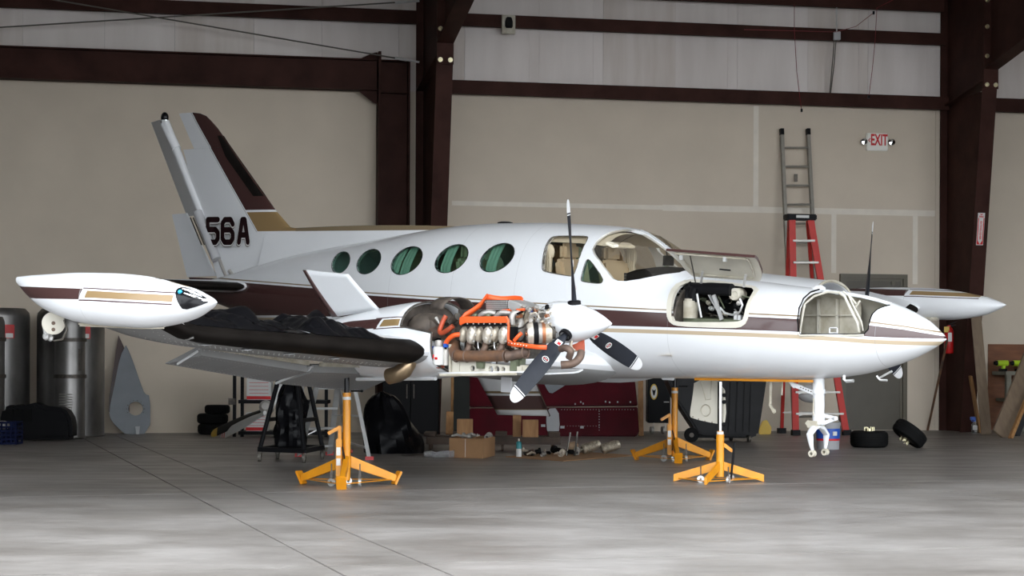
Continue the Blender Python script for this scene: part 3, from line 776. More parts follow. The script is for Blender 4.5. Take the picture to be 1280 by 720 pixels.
m = MB(); m.tube([AA(x, y, .45) for x, y in ((455,430),(470,520),(490,620))], .010, 6); m.bar(AA(590, 440, .44), AA(655, 640, .44), .03, .02); m.bar(AA(555, 440, .40), AA(620, 560, .40), .03, .01)
m.tube([AA(x, y, .42) for x, y in ((640,540),(680,585),(740,600),(800,575),(820,520),(800,470))], .010, 6); m.build('bracket', 'alu', plane)
random.seed(3)
for k in range(26):
    m = MB(); x, y = random.uniform(270, 830), random.uniform(440, 620); c = AA(x, y, random.uniform(.15, .34)); t = random.random()
    if t < .4: m.box(c, (random.uniform(.02, .07), .04, random.uniform(.015, .05)), Matrix.Rotation(random.uniform(-.5, .5), 3, 'Y'))
    elif t < .7: m.lathe(c, (random.uniform(-1, 1), -1, random.uniform(-.5, .5)), [(0, .02), (.03, .02), (.03, .012), (.05, .012), (.051, 0)], 10)
    else: m.tube([c, c+Vector((random.uniform(-.1, .1), -.02, random.uniform(-.08, .08))), c+Vector((random.uniform(-.15, .15), .02, random.uniform(-.1, .1)))], .007, 6)
    m.build('fitting', random.choice(['alu_dull', 'alu', 'cast', 'black', 'dark_metal', 'cream_dirty', 'zinc_green']), plane)
for x in (800, 770): 
    m = MB(); m.box(AA(x, 605+(x-770), .40), (.03, .03, .07)); m.build('fitting', 'white_flat', plane)
# hinged door, swung up
c = {'ll': AA(385, 290, .50), 'lr': AA(1000, 335, .44), 'ul': AA(205, 88, .92), 'ur': AA(915, 142, .92)}
def patch(f, g):                                                 # f along, g up
    p = c['ll'].lerp(c['lr'], f).lerp(c['ul'].lerp(c['ur'], f), g)
    return p+Vector((0, -.02, .055))*sin(pi*g)
def patch_rows(lo, hi, dz):
    rows = []
    for i in range(13):
        g = lo+(hi-lo)*i/12; row = []
        q = .07*(max(0, (.25-g)/.25)**2)
        for j in range(17): f = (lo+q)+(hi-lo-2*q)*j/16; row.append(patch(f, g)+dz)
        rows.append(row)
    return rows
up = Vector((0, .012, .022)); m = MB(); a = patch_rows(0, 1, up); b = patch_rows(0, 1, Vector((0, 0, 0)))
edge = lambda r: r[0]+[q[-1] for q in r[1:-1]]+r[-1][::-1]+[q[0] for q in r[1:-1]][::-1]
m.grid(a); m.mi = 1; m.grid(b); m.mi = 2; m.grid([edge(a), edge(b)], closed=True)
bd = m.build('bay_door', ['white', 'cream', 'brown'], plane, ang=50)
m = MB(); a = patch_rows(.09, .90, Vector((0, -.002, -.012))); m.tube(edge(a)+[edge(a)[0]], .008, 6); m.build('door_seal', 'cream_dirty', bd)
for x0, y0, x1, y1 in ((500,250,488,345),(845,278,830,375)): m = MB(); m.bar(AA(x0, y0, .60), AA(x1, y1, .52), .02, .012); m.build('hinge', 'alu', bd)
m = MB(); m.tube([AA(400, 120, .80), AA(443, 335, .52)], .006, 6); m.build('door_stay', 'dark_metal', bd)
m = MB(); m.bar(AA(640, 234, .68), AA(720, 242, .68), .02, .012); m.build('door_handle', 'black', bd)
for x, y in ((330, 140), (680, 155)): m = MB(); m.box(AA(x, y, .88), (.03, .02, .04)); m.build('latch', 'alu', bd)
# ---- wings
def naca(t, n=18):
    out = []
    for k in range(n+1):
        x = .5*(1-cos(pi*k/n)); y = 5*t*(.2969*math.sqrt(x)-.126*x-.3516*x*x+.2843*x**3-.1036*x**4); out.append((x, y))
    return [(x, y*1.05) for x, y in out[::-1]]+[(x, -y*.95) for x, y in out[1:-1]]
WLE = [(.4, 3.00), (1.75, 3.16), (2.75, 3.20), (5.75, 3.185)]; WTE = [(.4, 5.30), (2.3, 5.08), (5.75, 4.36)]
WT = [(.4, .165), (2.3, .150), (5.75, .120)]
def lin(tab, x):
    for (a, p), (b, q) in zip(tab, tab[1:]):
        if x <= b: return p+(q-p)*(x-a)/(b-a)
    return tab[-1][1]
def wz(b): return -.26+(b-2.82)*.071+max(0, b-5.22)*.33
def wsec(b, lo=0.0, hi=1.0, n=18, grow=0.0, sgn=1):
    le, te, t = lin(WLE, b), lin(WTE, b), lin(WT, b); c = te-le
    return [V(le+x*c-(grow if x < .02 else 0), sgn*b, wz(b)-x*c*inc(b)+y*c+(grow if y > 0 else -grow)) for x, y in naca(t, n)]
def inc(b): return .030 if b < 4.6 else .030-(b-4.6)/1.15*.16
def wpt(b, x, up=1, g=0.0, sgn=1):
    le, te, t = lin(WLE, b), lin(WTE, b), lin(WT, b); c = te-le
    y = 5*t*(.2969*math.sqrt(max(x, 0))-.126*x-.3516*x*x+.2843*x**3-.1036*x**4)
    return V(le+x*c, sgn*b, wz(b)-x*c*inc(b)+up*(y*c+g))
WB = [.4, 1.0, 1.75, 2.3, 2.75, 3.3, 4.0, 4.7, 5.2, 5.4, 5.55, 5.75]
def wing_paint(nt, s, b, z, base, curve): return mixc(nt, 1.0, base, base)
for sg in (1, -1):
    m = MB(); m.grid([wsec(b, sgn=sg) for b in WB], closed=True, capends=True)
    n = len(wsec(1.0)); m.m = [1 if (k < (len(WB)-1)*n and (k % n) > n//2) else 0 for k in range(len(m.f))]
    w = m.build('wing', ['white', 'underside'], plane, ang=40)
    # de-ice boot wrapped on the leading edge
    m = MB(); rows = []
    for b in [2.80+2.82*k/16 for k in range(17)]:
        row = []
        for k in range(-10, 11):
            x = .085*(k/10)**2; row.append(wpt(b, x, 1 if k >= 0 else -1, .004, sg)+Vector((.006 if abs(k) < 5 else .003, 0, 0)))
        rows.append(row)
    m.grid(rows)
    # rounded inboard end
    e0 = rows[0]; cc = sum(e0, Vector())/len(e0); m.grid([e0, [cc+(p-cc)*.75+Vector((0, sg*.035, 0)) for p in e0], [cc+(p-cc)*.2+Vector((0, sg*.05, 0)) for p in e0]])
    m.build('deice_boot', 'boot', w, ang=60)
    m = MB(); 
    for bb in [2.95+.055*k for k in range(50)]:
        for x in (.16, .20, .42):
            p = wpt(bb, x, -1, .001, sg); m.box(p, (.006, .006, .003))
    o = m.build('rivet', 'label_white', w, smooth=False); o['kind'] = 'stuff'
    for bb in (3.6, 4.1, 4.55, 4.95): m = MB(); m.lathe(wpt(bb, .13, -1, .0, sg), (0, 0, -1), [(0, .045), (.004, .045), (.005, .03), (.0051, 0)], 16); m.build('access_panel', 'grey_paint', w)
# ---- flaps, lowered
HZ = lambda b: -.27-(4.28-b)*.135 if b > 3.12 else -.43-(3.12-b)*.05
def flap(b0, b1, sg, dz0, dz1, z0, z1):
    m = MB(); rows = []
    for k in range(9):
        f = k/8; b = b0+(b1-b0)*f; zh = z0+(z1-z0)*f; dz = dz0+(dz1-dz0)*f
        h, t = Vector((4.18, zh)), Vector((4.62, zh-dz)); nrm = Vector((dz, .44)).normalized()
        pr = [(0, .032), (.04, .045), (.2, .040), (.6, .02), (1, .003), (1, -.003), (.6, -.016), (.2, -.028), (.04, -.03)]
        rows.append([V(h.x+(t.x-h.x)*a+nrm.x*y, sg*b, h.y+(t.y-h.y)*a+nrm.y*y) for a, y in pr])
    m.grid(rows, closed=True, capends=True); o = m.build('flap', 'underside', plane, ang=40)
    m = MB()
    for k in range(30):
        f = (k+.5)/30; b = b0+(b1-b0)*f; zh = z0+(z1-z0)*f; dz = dz0+(dz1-dz0)*f
        for a in (.14, .93): m.box(V(4.18+.44*a, sg*b, zh-dz*a-.030*(1-a)-.003), (.006, .006, .004))
    for f in (.25, .55, .85):
        b = b0+(b1-b0)*f; zh = z0+(z1-z0)*f; dz = dz0+(dz1-dz0)*f
        for k in range(10): a = .14+.08*k; m.box(V(4.18+.44*a, sg*b, zh-dz*a-.030*(1-a)-.003), (.006, .006, .004))
    r = m.build('rivet', 'label_white', o, smooth=False); r['kind'] = 'stuff'
    m = MB(); q0, q1 = V(4.13, sg*b0, z0+.035), V(4.13, sg*b1, z1+.035); m.bar(q0.lerp(q1, .04), q0.lerp(q1, .96), .04, .035); m.build('flap_spar', 'cream_dirty', o)
    return o
for sg in (1, -1):
    flap(3.14, 4.28, sg, .135, .115, -.425, -.265); flap(2.05, 3.08, sg, .205, .145, -.475, -.43); flap(.85, 1.7, sg, .03, .03, -.40, -.36)
m = MB(); m.prism([A(372, 457, 3.1), A(389, 458, 3.1), A(385, 464, 3.1), A(376, 467, 3.1)], (0, .03, 0)); m.tube([A(376, 465, 3.1), A(345, 479, 3.1)], .012, 6); m.tube([A(247, 439, 4.3), A(222, 455, 4.3)], .010, 6); m.build('flap_bracket', 'white', plane)

# ---- tip tanks
TT = [(2.209,.150),(2.25,.170),(2.33,.198),(2.45,.235),(2.61,.264),(2.78,.292),(2.94,.312),(3.28,.327),(3.6,.328),(4.0,.313),(4.2,.303),(4.365,.291)]
TBt = [(2.209,.144),(2.25,.118),(2.3,.092),(2.45,.03),(2.61,-.006),(2.78,-.03),(2.94,-.04),(3.28,-.037),(3.6,-.022),(3.8,.012),(4.0,.062),(4.2,.150),(4.365,.245)]
TW = [(2.209,.004),(2.25,.038),(2.3,.068),(2.45,.118),(2.61,.150),(2.78,.172),(2.94,.185),(3.28,.192),(3.6,.180),(4.0,.118),(4.2,.068),(4.365,.014)]
TBC = 5.855
def tring(s, sg, n=32, g=0.0):
    zt, zb, w = interp(TT, s), interp(TBt, s), interp(TW, s); zc, h = (zt+zb)/2, (zt-zb)/2
    return [V(s, sg*(TBC+(w+g)*cos(2*pi*k/n)), zc+(h+g)*sin(2*pi*k/n)) for k in range(n)]
def tside(s, z, g=0.0):
    zt, zb, w = interp(TT, s), interp(TBt, s), interp(TW, s); zc, h = (zt+zb)/2, (zt-zb)/2
    return TBC+w*math.sqrt(max(0, 1-((z-zc)/h)**2))+g
def STk(u, v):
    o, d = _ray(u, v); t = (6.3-o.y)/d.y
    for _ in range(900):
        q = o+d*t
        if 2.215 < q.x < 4.36:
            zt, zb, w = interp(TT, q.x), interp(TBt, q.x), interp(TW, q.x); zc, h = (zt+zb)/2, (zt-zb)/2
            if ((q.y-TBC)/w)**2+((q.z-zc)/h)**2 < 1: return q.x, q.z
        t += .001
    s, z = Ab(u, v, TBC); s = max(2.23, s); return s, min(max(z, interp(TBt, s)+.004), interp(TT, s)-.004)
tA = [Ab(27, 358, 5.92), Ab(110, 361, 6.03), Ab(222, 367, 5.97)]; tB = [Ab(41, 373, 5.95), Ab(117, 374.5, 6.03), Ab(222, 380, 5.97)]
def tank_paint(nt, s, b, z, base, curve):
    t = curve([(2.2, tA[2][1]-.02)]+tA+[(4.6, tA[0][1]+.02)], -.2, .6); o = curve([(2.2, tB[2][1]-.01)]+tB+[(4.6, tB[0][1]+.01)], -.2, .6)
    z = z-(X.op('ABSOLUTE', b) < TBC)*.085
    sw = 3.40; isb = s > (sw-(z-.15)*.35)
    c = mixc(nt, (z < t)*(z > o)*isb, base, BROWN)
    g = (1.0-isb)
    inn = (z < (t-.012))*(z > (o+.012))*(s < 3.34-(z-.15)*.35)*(s > 2.5)
    c = mixc(nt, g*inn, c, GOLD)
    c = mixc(nt, g*(s > 2.5)*(band(z-t, 0.0, .008)+band(o-z, 0.0, .010)), c, (.06, .025, .025))
    return mixc(nt, band(s, 3.395, 3.402)*.5, c, (.5, .5, .5))
paint_mat('tank_paint', tank_paint, rough=.34, coat=.08)
for sg in (1, -1):
    m = MB(); ss = [2.209, 2.215, 2.23, 2.25, 2.275, 2.3, 2.35, 2.4]+[2.45+.08*k for k in range(24)]+[4.365]
    m.grid([tring(s, sg) for s in ss], closed=True, capends=True)
    tk = m.build('tip_tank', 'tank_paint', plane, ang=50)
    pl = [STk(u, v) for u, v in smooth_poly([(219.5,369),(221,361),(229,358.3),(241,361.5),(265.5,376.5),(248,383),(230,388),(223.5,380)], 1)]
    cx, cz = sum(p[0] for p in pl)/len(pl), sum(p[1] for p in pl)/len(pl); m = MB(); n = len(pl); vs = [V(cx, sg*(tside(cx, cz)+.004), cz)]; fs = [(0, 1+j, 1+(j+1) % n) for j in range(n)]
    for k in (.33, .66, 1.0): vs += [V(cx+(s-cx)*k, sg*(tside(cx+(s-cx)*k, cz+(z-cz)*k)+.004), cz+(z-cz)*k) for s, z in pl]
    for k in range(2): fs += [(1+k*n+j, 1+k*n+(j+1) % n, 1+(k+1)*n+(j+1) % n, 1+(k+1)*n+j) for j in range(n)]
    m.add(vs, fs); nl = tk; m.build('nav_light_cover', 'black_gloss', tk, ang=70)
    m = MB(); s, z = STk(226, 365); m.ell(V(s, sg*(tside(s, z)+.006), z), .016); m.build('nav_lamp', 'lamp_teal', nl)
    m = MB(); a, b = STk(231, 366.5), STk(260, 375.8); m.tube([V(q[0], sg*(tside(*q)+.005), q[1]) for q in (a, ((a[0]+b[0])/2, (a[1]+b[1])/2), b)], [.004, .012, .002], 6); m.build('lamp_reflector', 'chrome', nl)
    m = MB(); m.box(V(3.35, sg*5.72, -.030), (.7, .22, .035)); m.build('tank_saddle', 'cream_dirty', tk, bevel=.012)
# round fairing plate hanging under the near tank tail
m = MB(); c0 = A(67, 404, 5.72); ax = Vector((.75, -.66, .05)); m.lathe(c0, ax, [(-.02, .075), (0, .082), (.012, .082), (.016, .07), (.014, 0)], 28); dsk = m.build('landing_light_plate', 'cream', plane)
m = MB(); a, b, t = frame_of(ax)
for dv in (2, 10): m.lathe(A(67, 402+dv, 5.72)+t*.012, ax, [(0, .014), (.006, .014), (.0065, 0)], 12)
m.build('plate_hole', 'rust_dark', dsk)
m = MB(); q = A(60, 418, 5.72)
random.seed(5)
for k in range(7): m.ell(q+Vector((random.uniform(-.02, .02), random.uniform(-.02, .02), random.uniform(-.03, .04))), (.03, .025, .03), 6, 4, Matrix.Rotation(k, 3, 'Y'))
m.build('foil_wrap', 'alu', dsk, smooth=False)
m = MB(); m.tube([A(80, 400, 5.72), A(84, 412, 5.72), A(78, 424, 5.72), A(68, 426, 5.7)], .008, 6); m.build('drain_hose', 'grey_rubber', dsk)

# ---- nacelles
NB = 2.306
NT_ = [(3.0,.125),(3.3,.135),(3.6,.135),(3.9,.10),(4.2,.05),(4.5,-.005),(4.95,-.10),(5.15,-.14)]
NBt = [(3.0,-.455),(3.3,-.485),(3.6,-.52),(3.9,-.54),(4.3,-.53),(4.7,-.45),(5.15,-.25)]
NW = [(3.0,.44),(3.5,.43),(4.0,.38),(4.5,.27),(4.95,.13),(5.15,.05)]
def nring(s, sg, n=48, g=0.0):
    zt, zb, w = interp(NT_, s)+g, interp(NBt, s)-g, interp(NW, s)+g; zm = -.17; out = []
    for k in range(n):
        a = 2*pi*k/n; c, q = cos(a), sin(a); e = 2.6; sgn = lambda x: (x > 0)-(x < 0)
        h = (zt-zm) if q > 0 else (zm-zb); out.append((a, V(s, sg*(NB+w*sgn(c)*abs(c)**(2/e)), zm+h*sgn(q)*abs(q)**(2/e))))
    return out
def nac_paint(nt, s, b, z, base, curve):
    zt = curve([(3, .02), (3.6, .005), (4.2, -.04), (4.8, -.13), (5.2, -.2)], -.5, .5); zb = curve([(3, -.05), (3.6, -.075), (4.2, -.12), (4.8, -.19), (5.2, -.2)], -.5, .5)
    c = mixc(nt, (z < zt)*(z > zb)*(s > 3.80-(z+.05)*.6), base, BROWN)
    c = mixc(nt, (z < (zt-.012))*(z > (zb+.012))*(s < 3.77-(z+.05)*.6)*(s > 3.55), c, GOLD)
    c = mixc(nt, (band(z-zt, 0.0, .008)+band(zb-z, 0.0, .008))*(s < 3.86), c, (.06, .025, .025))
    return c
paint_mat('nacelle_paint', nac_paint)
def nacelle(sg, open_):
    m = MB(); n = 48; N = 20; rows = []
    r0 = nring(3.0, sg, n)
    def start(a):                                                # the removed cowlings leave a stepped front edge
        if not open_: return 3.0
        q = sin(a)
        return 3.165+.36*max(0, min(1, (q-.14)/.10))-.09*max(0, min(1, (-q-.55)/.4))
    cols = []
    for k in range(n):
        a = 2*pi*k/n; s0 = start(a); col = []
        for i in range(N+1):
            f = i/N; s = s0+(5.15-s0)*f; col.append(nring(s, sg, n)[k][1])
        cols.append(col)
    rows = [[cols[k][i] for k in range(n)] for i in range(N+1)]
    m.grid(rows, closed=True); nc = m.build('nacelle', 'nacelle_paint', plane, ang=50)
    md = nc.modifiers.new('skin', 'SOLIDIFY'); md.thickness = .012; md.offset = -1 
    if open_:
        m = MB(); m.tube([rows[0][k] for k in range(n)]+[rows[0][0]], .009, 6, caps=False); m.build('cowl_edge', 'dark_metal', nc)
        m = MB(); rr = [p for _, p in nring(3.62, sg, n, -.02)]; m.grid([rr, [p+Vector((-.01, 0, 0)) for p in rr]], closed=True, capends=True); m.build('firewall', 'soot', nc)
    return nc
nac = nacelle(1, True); nacf = nacelle(-1, False)
# lower cowl tray under the near engine
m = MB(); rows = []
for s in (2.20, 2.24, 2.32, 2.45, 2.7, 2.95, 3.12):
    zb = -.405-(s-2.02)*.055; w = .40*min(1, .62+(s-2.02)*1.2); lip = .025
    rows.append([V(s, NB+w*x, zb+lip*max(0, (abs(x)-.72)/.28)**1.5-.0) for x in (1, .97, .9, .8, .6, .3, 0, -.3, -.6, -.8, -.9, -.97, -1)])
m.grid(rows); lc = m.build('lower_cowl', 'white', nac, ang=60); md = lc.modifiers.new('skin', 'SOLIDIFY'); md.thickness = .012
m = MB(); m.tube([V(s, NB+.395, -.39-(s-2.02)*.055) for s in (2.3, 2.6, 2.9, 3.1)], .012, 6); m.build('cowl_rail', 'cream_dirty', nac)
m = MB(); m.box(A(633, 481, 2.5), (.10, .015, .12)); m.build('drain_mast', 'grey_paint', nac)
m = MB(); m.tube([A(446, 474, 2.5), A(545, 473, 2.5)], .016, 8); m.build('cowl_flap', 'white', nac)
# far engine: closed cowl with a raised top panel
m = MB(); prof = []
rows = []
for s, w, zt, zb in ((3.0,.44,.125,-.455),(2.7,.42,.14,-.44),(2.45,.38,.13,-.41),(2.30,.30,.10,-.33),(2.24,.20,.05,-.22)):
    rows.append([V(s, -NB+w*math.copysign(abs(cos(a))**.77, cos(a)), (zt+zb)/2+(zt-zb)/2*math.copysign(abs(sin(a))**.77, sin(a))) for a in (2*pi*k/32 for k in range(32))])
m.grid(rows, closed=True, capends=True); m.build('cowling', 'white', nacf, ang=50)
m = MB(); rows = []
for i in range(13):
    f = i/12; s = 3.45-1.07*f; rr = .20-.03*f; zc = .265-.06*f
    rows.append([V(s+.05*sin(a)*(1 if i == 12 else 0), -NB+.34*cos(a)-.02, zc+rr*sin(a)) for a in (R(-8)+R(196)*k/18 for k in range(19))])
m.grid(rows); o = nacf; o2 = m.build('cowl_panel', 'white', nacf, ang=60); md = o2.modifiers.new('skin', 'SOLIDIFY'); md.thickness = .02
m = MB(); m.tube(rows[-1], .016, 6); m.build('panel_seal', 'cream_dirty', o)

# ---- locker lid standing open on the near nacelle
lc4 = [A(415.5, 396.5, 2.50), A(473, 388, 2.50), A(434, 344, 2.72), A(379, 337.5, 2.72)]
m = MB(); rows = []
for i in range(9):
    g = i/8; row = []
    for j in range(13):
        f = j/12; p = lc4[0].lerp(lc4[1], f).lerp(lc4[3].lerp(lc4[2], f), g)
        row.append(p+Vector((0, -.035, .02))*sin(pi*g)*.8)
    rows.append(row)
m.grid(rows); lid = m.build('locker_lid', 'white', plane, ang=60); md = lid.modifiers.new('skin', 'SOLIDIFY'); md.thickness = .02
m = MB(); m.grid([[p+Vector((.012*k, -.004, 0)) for p in (r[0].lerp(r[1], .0), r[0].lerp(r[1], .9+.5*(1-i/8)))] for i, r in enumerate(rows) for k in (0,)]); o = m.build('lid_stripe', 'brown', lid); md = o.modifiers.new('skin', 'SOLIDIFY'); md.thickness = .006; md.offset = 0
m = MB(); m.tube([A(398, 408, 2.6), A(400, 393, 2.6)], .006, 6); m.box(A(398, 402, 2.55), (.06, .03, .03)); m.build('lid_catch', 'tool_green', lid)

# ---- propellers
def propeller(sg, ph, detail):
    hub = (2.03, sg*NB, 0.0)
    m = MB(); m.lathe(V(2.28, hub[1], 0), (1, 0, 0), [(0, .02), (0, .150), (.02, .158), (.08, .166), (.20, .163), (.28, .150), (.36, .127), (.44, .096), (.52, .058), (.575, .026), (.605, .006), (.608, 0)], 40)
    sp = m.build('spinner', 'white', plane, ang=60)
    for k in range(3):
        g = R(ph)+k*2*pi/3; r = Vector((0, -sin(g), cos(g))); tg = Vector((0, -cos(g), -sin(g)))   # local axes
        fw = Vector((1, 0, 0)); o = V(*hub)
        def section(rad):
            f = rad/.97
            ch = interp([(.14, .045), (.2, .06), (.32, .118), (.55, .140), (.75, .132), (.88, .112), (.94, .080), (.965, .045), (.97, .018)], rad)
            th = interp([(.14, .042), (.2, .038), (.32, .022), (.55, .014), (.97, .005)], rad)
            be = R(interp([(.14, 52), (.35, 45), (.7, 30), (.97, 22)], rad))
            cd = tg*cos(be)+fw*sin(be); nd = cd.cross(r).normalized(); out = []
            for j in range(14):
                a = 2*pi*j/14; out.append(o+r*rad+cd*(cos(a)*ch/2)+nd*(sin(a)*th/2))
            return out, cd, nd
        m = MB(); m.grid([section(x)[0] for x in (.11, .14, .17, .2, .24, .28, .32, .4, .5, .6, .7, .78, .845)], closed=True, capends=True)
        bl = m.build('blade', 'prop_black', sp if False else plane, ang=60)
        m = MB(); m.grid([section(x)[0] for x in (.845, .853)], closed=True); m.grid([section(x)[0] for x in (.865, .89, .91, .93, .945, .958, .966, .97)], closed=True, capends=True)
        m.build('blade_tip', 'white_flat', bl, ang=60)
        m = MB(); m.grid([section(x)[0] for x in (.853, .865)], closed=True); m.build('tip_band', 'prop_black', bl)
        m = MB(); m.lathe(o+r*.120, r, [(0, .055), (.05, .052), (.055, .04)], 16); m.build('blade_collar', 'black', bl)
        if detail:
            for rad, sz, mt in ((.27, .034, 'red_text'), (.47, .040, 'black_gloss')):
                _, cd, nd = section(rad); th = interp([(.14, .042), (.2, .038), (.32, .022), (.55, .014), (.97, .005)], rad)
                s_ = 1 if (nd.x > 0) else -1
                c = o+r*rad+nd*s_*(th/2+.0015)
                if mt == 'red_text':
                    m = MB(); m.box(c, (sz*1.5, sz*1.5, .002), basis((0, 0, 0), cd, r).to_3x3()); m.build('blade_decal', 'label_white', bl, smooth=False)
                    m = MB(); m.box(c+nd*s_*.002+cd*.006+r*.006, (sz*.8, sz*.8, .002), basis((0, 0, 0), cd, r).to_3x3()); m.build('decal_mark', 'red_text', bl, smooth=False)
                else:
                    m = MB(); m.torus(c, nd, .026, .003, 20, 6); m.build('decal_ring', 'label_white', bl)
                    m = MB(); m.bar(c+r*.008-cd*.014, c+r*.008+cd*.014, .006, .003); m.bar(c-r*.010-cd*.012, c-r*.010+cd*.012, .006, .003); m.build('decal_bar', 'label_white', bl)
                    m = MB(); m.bar(c-cd*.022-r*.001, c+cd*.022-r*.001, .010, .003); m.build('decal_stripe', 'red_text', bl)
    return sp
sp = propeller(1, 7.3, True); propeller(-1, -7.0, False)
m = MB()
for k in range(16):
    a = 2*pi*k/16; m.ell(V(2.25, NB+.158*cos(a), .158*sin(a)), .005, 6, 4)
m.build('spinner_screw', 'alu_dull', sp)

# ---- tail
def fin_paint(nt, s, b, z, base, curve):
    (s0, z0), (s1, z1) = Ab(241, 141, 0), Ab(310, 263, 0); zg = Ab(316, 264, 0)[1]; z2 = Ab(372, 290, 0)[1]
    line = s0+(z-z0)*((s1-s0)/(z1-z0))
    ahead = s < line
    c = mixc(nt, ahead*(z > zg+.012), base, BROWN)
    c = mixc(nt, ahead*(z > z2+.01)*(z < zg-.012), c, GOLD)
    c = mixc(nt, (s < 7.62)*(z > .825), c, (.20, .15, .09))
    return mixc(nt, band(s-line, .014, .026)*(z > z2), c, (.4, .4, .4))
paint_mat('fin_paint', fin_paint)
fle = [(.30, 8.10), (.60, 8.02), (.877, 7.643), (1.053, 7.959), (1.983, 8.922), (2.06, 9.02), (2.125, 9.112), (2.160, 9.22), (2.176, 9.36)]
def fin_le(z):
    if z <= 1.053: return 7.72+max(0, z-.86)*1.25 if z > .86 else 7.72+(.86-z)*.0
    return lin(fle[3:], z)
def fin_te(z): return 8.93+(z-.38)*(9.50-8.93)/(1.765-.38) if z < 1.765 else (9.312+(z-1.765)*(9.53-9.312)/(2.098-1.765))
m = MB(); rows = []
for z in (.25, .45, .65, .86, .95, 1.053, 1.2, 1.4, 1.6, 1.76, 1.765, 1.85, 1.983, 2.06, 2.125, 2.160, 2.174):
    le, te = fin_le(z), fin_te(z); c = te-le; tk = .075 if z < 2.1 else .04
    half = [(x, .5*tk*min(1, c)*4*(.2969*math.sqrt(x)-.126*x-.3516*x*x+.2843*x**3-.09*x**4)) for x in (0, .01, .03, .07, .13, .2, .3, .45, .6, .8, 1.0)]
    rows.append([V(le+x*c, y*2.2+.003, z) for x, y in half]+[V(le+x*c, -y*2.2-.003, z) for x, y in half[::-1]])
m.grid(rows, closed=True, capends=True); fin = m.build('tail_fin', 'fin_paint', plane, ang=40)
# dorsal fillet running forward along the fuselage top
m = MB(); rows = []
for k in range(20):
    f = k/19; s = 5.32+(8.1-5.32)*f; zt = .86+.02*sin(pi*min(1, f*1.2)) if s < 7.75 else .88; zb = interp(ZT, s)-.06; w = .02+.075*min(1, f*2.2)
    rows.append([V(s, .005, zt), V(s, w*.25, zt-.012), V(s, w*.6, zb+(zt-zb)*.55), V(s, w*1.4, zb), V(s, -w*1.4, zb), V(s, -w*.6, zb+(zt-zb)*.55), V(s, -w*.25, zt-.012), V(s, -.005, zt)])
m.grid(rows, closed=True, capends=True); m.build('dorsal_fin', 'fin_paint', plane, ang=50)
m = MB(); rows = []
p0, p1 = Ab(270, 170, 0), Ab(333, 245, 0)
for k in range(13):
    f = k/12; z = p0[1]+(p1[1]-p0[1])*f; le = fin_le(z); w = .16*min(1, (f+.15)*2)
    rows.append([V(le+w, .040, z), V(le+w*.55, .034, z), V(le+w*.2, .024, z), V(le+.01, .010, z), V(le-.006, 0, z), V(le+.01, -.010, z), V(le+w*.2, -.024, z), V(le+w*.55, -.034, z), V(le+w, -.040, z)])
m.grid(rows); m.build('deice_boot', 'boot', fin, ang=60)
for ch, u0, u1, v0, v1 in (('5', 259, 276, 271.6, 306), ('6', 277.5, 294.6, 271.6, 306), ('A', 298, 313.5, 271.6, 306)):
    a, b = Ab(u0, (v0+v1)/2, .06), Ab(u1, (v0+v1)/2, .06); cs, cz = (a[0]+b[0])/2, (Ab(u0, v0, .06)[1]+Ab(u0, v1, .06)[1])/2
    hgt = Ab(u0, v0, .06)[1]-Ab(u0, v1, .06)[1]; wid = a[0]-b[0]
    strokes = {'5': [[(1, 1), (0, 1), (0, .56), (.75, .56), (1, .42), (1, .16), (.78, 0), (.22, 0), (0, .14)]],
               '6': [[(1, .80), (.78, 1), (.22, 1), (0, .84), (0, .16), (.22, 0), (.78, 0), (1, .16), (1, .40), (.78, .55), (.1, .55)]],
               'A': [[(0, 0), (.36, 1), (.64, 1), (1, 0)], [(.22, .32), (.78, .32)]]}[ch]
    for mt, dx, bb, nm, sw in (('grey_rubber', .012, .072, 'letter_shadow', .082), ('label_white', .005, .075, 'letter_outline', .078), ('letter_brown', 0, .078, 'registration_letter', .062)):
        m = MB(); sw0 = .056
        for st_ in strokes:
            P = [V(cs+dx-(x-.5)*(wid-sw0), bb, cz-dx*1.1+(y-.5)*(hgt-sw0)) for x, y in st_]
            for p_, q_ in zip(P, P[1:]): m.bar(p_, q_, .002, sw, Vector((0, 0, 1)) if abs((q_-p_).normalized().z) < .9 else Vector((1, 0, 0))) if abs((q_-p_).normalized().z) < .9 else m.bar(p_, q_, .002, sw, Vector((1, 0, 0)))
            for p_ in P: m.prism([p_+Vector((cos(w_)*sw*.5, -.001, sin(w_)*sw*.5)) for w_ in (pi/8+pi/4*k for k in range(8))], (0, .002, 0))
        m.build(nm, mt, fin, smooth=False)
# rudder, swung to the far side
hp0, hp1 = Ab(206, 150, 0), Ab(281, 338, 0)
H0, H1 = V(hp0[0], 0, hp0[1]), V(hp1[0], 0, hp1[1])
def rud(name, f0, f1, c0, c1, de, mt='white', tube_r=.050):
    d = Vector((-cos(R(de)), sin(R(de)), 0)); nn = Vector((d.y, -d.x, 0)); m = MB(); rows = []
    for k in range(7):
        f = f0+(f1-f0)*k/6; o = H0.lerp(H1, f); c = c0+(c1-c0)*k/6
        pr = [(-tube_r*.9, .4), (-tube_r*.5, .85), (0, 1.0), (.05, .95), (.2, .6), (c*.6, .35), (c, .06)]
        rows.append([o+d*x+nn*tube_r*y for x, y in pr]+[o+d*x-nn*tube_r*y for x, y in pr[::-1]])
    m.grid(rows, closed=True, capends=True); return m.build(name, mt, plane, ang=40)
ru = rud('rudder', .0, .64, .42, .46, 18)
m = MB(); m.tube([H0+Vector((.0, 0, -.05)), H0.lerp(H1, .20)], .055, 14); m.build('rudder_horn', 'white', ru)
m = MB(); m.ell(H0+Vector((0, 0, .03)), (.045, .045, .06)); m.build('tail_beacon', 'black_gloss', ru)
